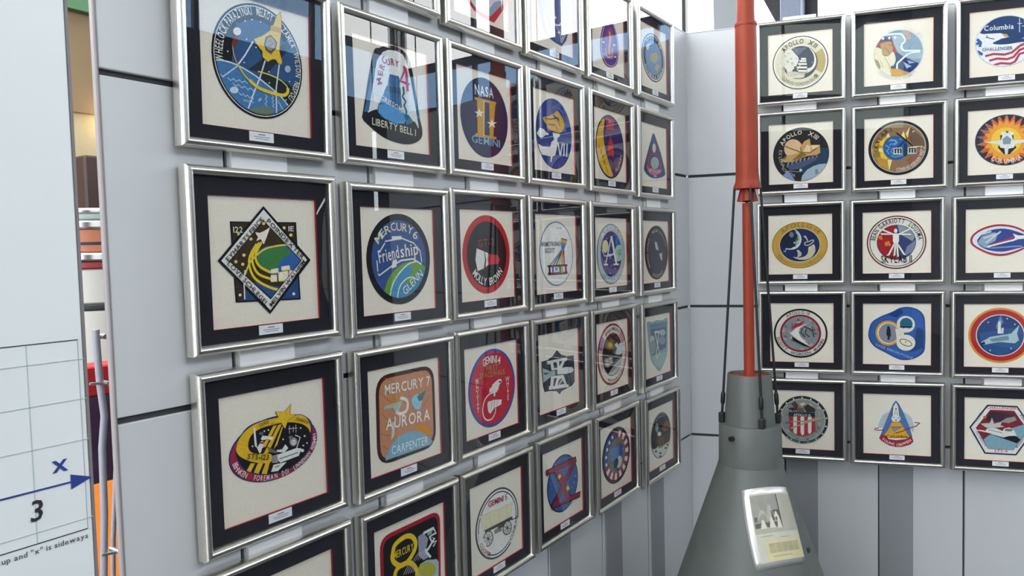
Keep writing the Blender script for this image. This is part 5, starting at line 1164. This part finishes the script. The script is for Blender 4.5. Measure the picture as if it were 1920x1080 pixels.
# ceiling with two skylights, the northern one added to brighten the right display wall
SKY = [(-2.5, 0.5, -3.6, -2.0), (-6.5, 1.5, 0.4, 4.6)]
tag(link('ceiling', boxes('ceiling', [(X0, X1, Y0_, -3.6, CZ, CZ+.15), (X0, X1, -2.0, .4, CZ, CZ+.15), (X0, X1, 4.6, Y1, CZ, CZ+.15), (X0, -2.5, -3.6, -2.0, CZ, CZ+.15), (0.5, X1, -3.6, -2.0, CZ, CZ+.15), (X0, -6.5, .4, 4.6, CZ, CZ+.15), (1.5, X1, .4, 4.6, CZ, CZ+.15)], WHITE)), kind='structure')
for q, (sx0, sx1, sy0, sy1) in enumerate(SKY):
    n = 4; d = (sx1-sx0)/n
    sk = tag(link('window_%d' % (8+q), boxes('window', [(sx0+d*i-.03, sx0+d*i+.03, sy0, sy1, CZ+.02, CZ+.12) for i in range(n+1)], STEEL)), kind='structure')
    for i in range(n):
        a = sx0+d*i+.03; b = sx0+d*(i+1)-.03
        link('pane', pymesh('pane', [(a, sy0, CZ+.08), (b, sy0, CZ+.08), (b, sy1, CZ+.08), (a, sy1, CZ+.08)], [(0, 1, 2, 3)], CLEAR), sk)
    li = bpy.data.lights.new('daylight_portal', 'AREA'); li.shape = 'RECTANGLE'; li.size = sx1-sx0; li.size_y = sy1-sy0; li.cycles.is_portal = True
    lo = bpy.data.objects.new('daylight_portal', li); COL.objects.link(lo); lo.location = ((sx0+sx1)/2, (sy0+sy1)/2, CZ-.02)
# roof beams
for i, y in enumerate((-5.4, -3.2, -1.0, 1.4, 3.6)):
    tag(link('roof_beam', boxes('roof_beam', [(X0, X1, y-.07, y+.07, 5.55, 5.9)], STEEL, .01)), 'dark steel roof beam spanning the hall, number %s from the windows opposite' % ('one', 'two', 'three', 'four', 'five')[i], 'beam', 'dark steel roof beams')

# ------------------------------------------------------------------ room seen through the slit at the left
BROWN = mat('warm_brown_wall', (.28, .19, .10, 1), .7, noise=.1, nscale=3); TAN = mat('cream_wall', (.50, .42, .26, 1), .7, noise=.06); GREEN = mat('green_bulkhead', (.11, .24, .12, 1), .7, noise=.08)
bw = tag(link('wall_back', boxes('wall_back', [(-.6, 3.0, 2.9, 3.0, 0, 2.45)], TAN)), kind='structure')
link('upper_band', boxes('upper_band', [(-.6, 3.0, 2.88, 3.0, 2.45, 2.98)], BROWN), bw); link('bulkhead', boxes('bulkhead', [(-.6, 3.0, 2.84, 3.0, 2.98, 3.3)], GREEN), bw)
lampm = tag(empty('wall_lamp', (1.335, 2.86, 2.12)), 'small glowing lamp on a thin orange post far behind the sign', 'lamp')
link('post', tube('post', [(0, -.03, -.12), (0, -.03, .2)], .012, ORANGE, 10), lampm); link('foot', boxes('foot', [(-.05, .05, -.08, .02, -.14, -.12)], STEEL), lampm)
link('bulb', lathe('bulb', [(.0, .40), (.03, .38), (.042, .33), (.035, .27), (.015, .2), (.0, .2)], mat('warm_bulb', (1, .8, .5, 1), .4, emit=(1, .72, .36, 1), estr=9), 20, cap=False), lampm, (0, -.03, 0))
cb = tag(empty('tall_cabinet', (1.25, 2.6, 0)), 'dark brown cabinet with a tapering orange stripe far behind the sign', 'cabinet')
DKB = mat('dark_brown_wood', (.055, .026, .022, 1), .5, noise=.3, nscale=8)
link('body', boxes('body', [(-.3, .35, -.2, .2, 0, 2.16)], DKB, .01), cb)
link('stripe', pymesh('stripe', [(-.06, -.203, 2.09), (.03, -.203, 2.09), (-.005, -.203, 1.86), (-.02, -.203, 1.86)], [(0, 3, 2, 1)], mat('copper_orange', (.46, .16, .08, 1), .5, noise=.1)), cb)
mc = tag(empty('banded_machine', (.70, 1.75, 0)), 'rounded machine with chrome, salmon and cream bands seen through the slit', 'machine')
CHR = mat('bright_chrome', (.55, .53, .54, 1), .2, 1.0); SAL = mat('salmon_enamel', (.42, .15, .08, 1), .35, noise=.05); CRM = mat('cream_enamel', (.50, .485, .45, 1), .4, noise=.04)
def bandm(name, z0, z1, r, m): return link(name, lathe(name, [(r-.006, z0), (r, z0+.006), (r, z1-.006), (r-.006, z1)], m, 48), mc)
bandm('cream_base', .05, 1.47, .22, CRM); bandm('dark_joint_band', 1.47, 1.495, .222, STEEL); bandm('cream_drum', 1.495, 1.625, .22, CRM)
bandm('red_band', 1.625, 1.655, .225, mat('dark_red_enamel', (.25, .03, .03, 1), .35)); bandm('chrome_ring', 1.655, 1.685, .235, CHR); bandm('salmon_drum', 1.685, 1.775, .225, SAL); bandm('vent_slot', 1.71, 1.73, .2265, STEEL); bandm('chrome_ring', 1.775, 1.805, .235, CHR); bandm('mint_ring', 1.805, 1.83, .23, mat('mint_enamel', (.32, .38, .35, 1), .35)); bandm('chrome_ring', 1.83, 1.85, .232, CHR)
bandm('plinth', 0, .05, .2, STEEL)
rb = tag(empty('red_box', (.32, .95, 0)), 'red and purple box on a stand behind the grey conduits', 'box')
link('red_panel', boxes('red_panel', [(-.14, .16, -.05, .05, 1.27, 1.355)], mat('bright_red_paint', (.55, .025, .03, 1), .4, noise=.1), .004), rb)
link('purple_panel', boxes('purple_panel', [(-.14, .16, -.05, .05, 1.02, 1.27)], mat('dark_purple_paint', (.07, .035, .075, 1), .5, noise=.3, nscale=20), .004), rb)
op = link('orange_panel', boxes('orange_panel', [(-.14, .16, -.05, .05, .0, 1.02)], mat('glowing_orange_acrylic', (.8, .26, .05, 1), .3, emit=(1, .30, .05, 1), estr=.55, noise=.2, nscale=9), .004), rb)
GREYT = mat('lilac_grey_conduit', (.27, .265, .31, 1), .45, .1, noise=.06)
cd1 = tag(empty('electrical_conduit', (-.132, .095, 0)), 'thicker wavy grey conduit held by clamps beside the sign edge', 'conduit')
P1 = [(0, 0, 0), (-.008, 0, .6), (-.010, 0, 1.086), (-.003, 0, 1.2), (-.001, 0, 1.317), (.006, 0, 1.374), (.0015, 0, 1.4325), (0, 0, 1.48), (-.001, 0, 1.53)]
link('pipe', tube('pipe', P1, .0062, GREYT, 12), cd1)
cl = mat('zinc_clamp', (.6, .6, .62, 1), .3, 1.0)
for z, x0, x1 in ((1.436, -.019, .016), (1.126, -.014, .020)):
    k = link('clamp', tube('clamp', [(x0, -.006, z), (x1, -.006, z-.004)], .0026, cl, 10), cd1); link('bolt', tube('bolt', [(x1-.006, -.016, z-.003), (x1-.006, .02, z-.003)], .0042, cl, 8), k)
k = link('clamp', tube('clamp', [(0, 0, 1.517), (.012, 0, 1.517)], .003, cl, 10), cd1); link('bolt', tube('bolt', [(.012, -.01, 1.517), (.012, .012, 1.517)], .005, cl, 8), k)
cd2 = tag(empty('electrical_conduit', (-.118, .165, 0)), 'thinner grey conduit running beside the panelled wall end', 'conduit')
link('pipe', tube('pipe', [(0, 0, 0), (.018, 0, .9), (.0295, 0, 1.12), (.042, 0, 1.254), (.053, 0, 1.389), (.056, 0, 1.42)], .0045, GREYT, 12), cd2)

# ------------------------------------------------------------------ things behind the camera that the picture glass mirrors
for i, (x, y, z0, z1) in enumerate(((4.05, -3.58, 2.05, 2.75), (4.27, -3.47, 2.0, 2.8), (4.42, -3.38, 2.0, 2.8), (4.98, -2.92, 1.95, 3.0), (5.08, -2.84, 1.95, 3.0), (5.45, -2.7, 2.0, 3.1))):
    t = tag(empty('hanging_tube_lamp', (x, y, z0)), 'slim vertical tube lamp hanging from the ceiling, %s from the windows opposite' % ('first', 'second', 'third', 'fourth', 'fifth', 'sixth')[i], 'lamp', 'tube lamps hanging in the hall')
    link('tube', tube('tube', [(0, 0, 0), (0, 0, z1-z0)], .018, mat('cool_white_tube', (.9, .95, 1, 1), .4, emit=(.85, .93, 1, 1), estr=5), 12), t)
    link('end_cap', boxes('end_cap', [(-.022, .022, -.022, .022, z1-z0, z1-z0+.05)], STEEL), t)
    link('rod', tube('rod', [(0, 0, z1-z0+.05), (0, 0, CZ-z0)], .006, STEEL, 6), t)
for i, (x, y, z, w, h) in enumerate(((6.8, -1.2, 2.15, 1.6, .35), (6.8, -3.6, 2.2, .8, .3), (-6.8, -1.9, 2.0, .9, .3))):
    b = tag(empty('hanging_banner', (x, y, z)), ('long orange banner on the east wall', 'short orange banner on the east wall', 'orange banner on the west wall')[i], 'banner')
    link('cloth', boxes('cloth', [(-.01, .01, -w/2, w/2, 0, h)], mat('glowing_orange_cloth', (.75, .2, .06, 1), .6, emit=(1, .28, .08, 1), estr=.5), .003), b)  # unseen added banner; glow put into cloth that is no lamp
    link('top_bar', boxes('top_bar', [(-.02, .02, -w/2-.05, w/2+.05, h, h+.04)], STEEL), b)
for i, (x, y) in enumerate(((5.2, -4.6), (3.0, -5.2), (6.2, -2.2), (-4.5, -2.6))):
    t = tag(empty('display_case', (x, y, 0)), 'dark display case with glass top, %s' % ('near the far corner', 'under the windows opposite', 'by the east wall', 'on the west side')[i], 'display case', 'display cases in the hall')
    link('base', boxes('base', [(-.6, .6, -.35, .35, 0, .95)], HWD, .02), t); link('glass_top', boxes('glass_top', [(-.58, .58, -.33, .33, .95, 1.3)], CLEAR), t); link('lid', boxes('lid', [(-.6, .6, -.35, .35, 1.3, 1.34)], STEEL, .01), t)
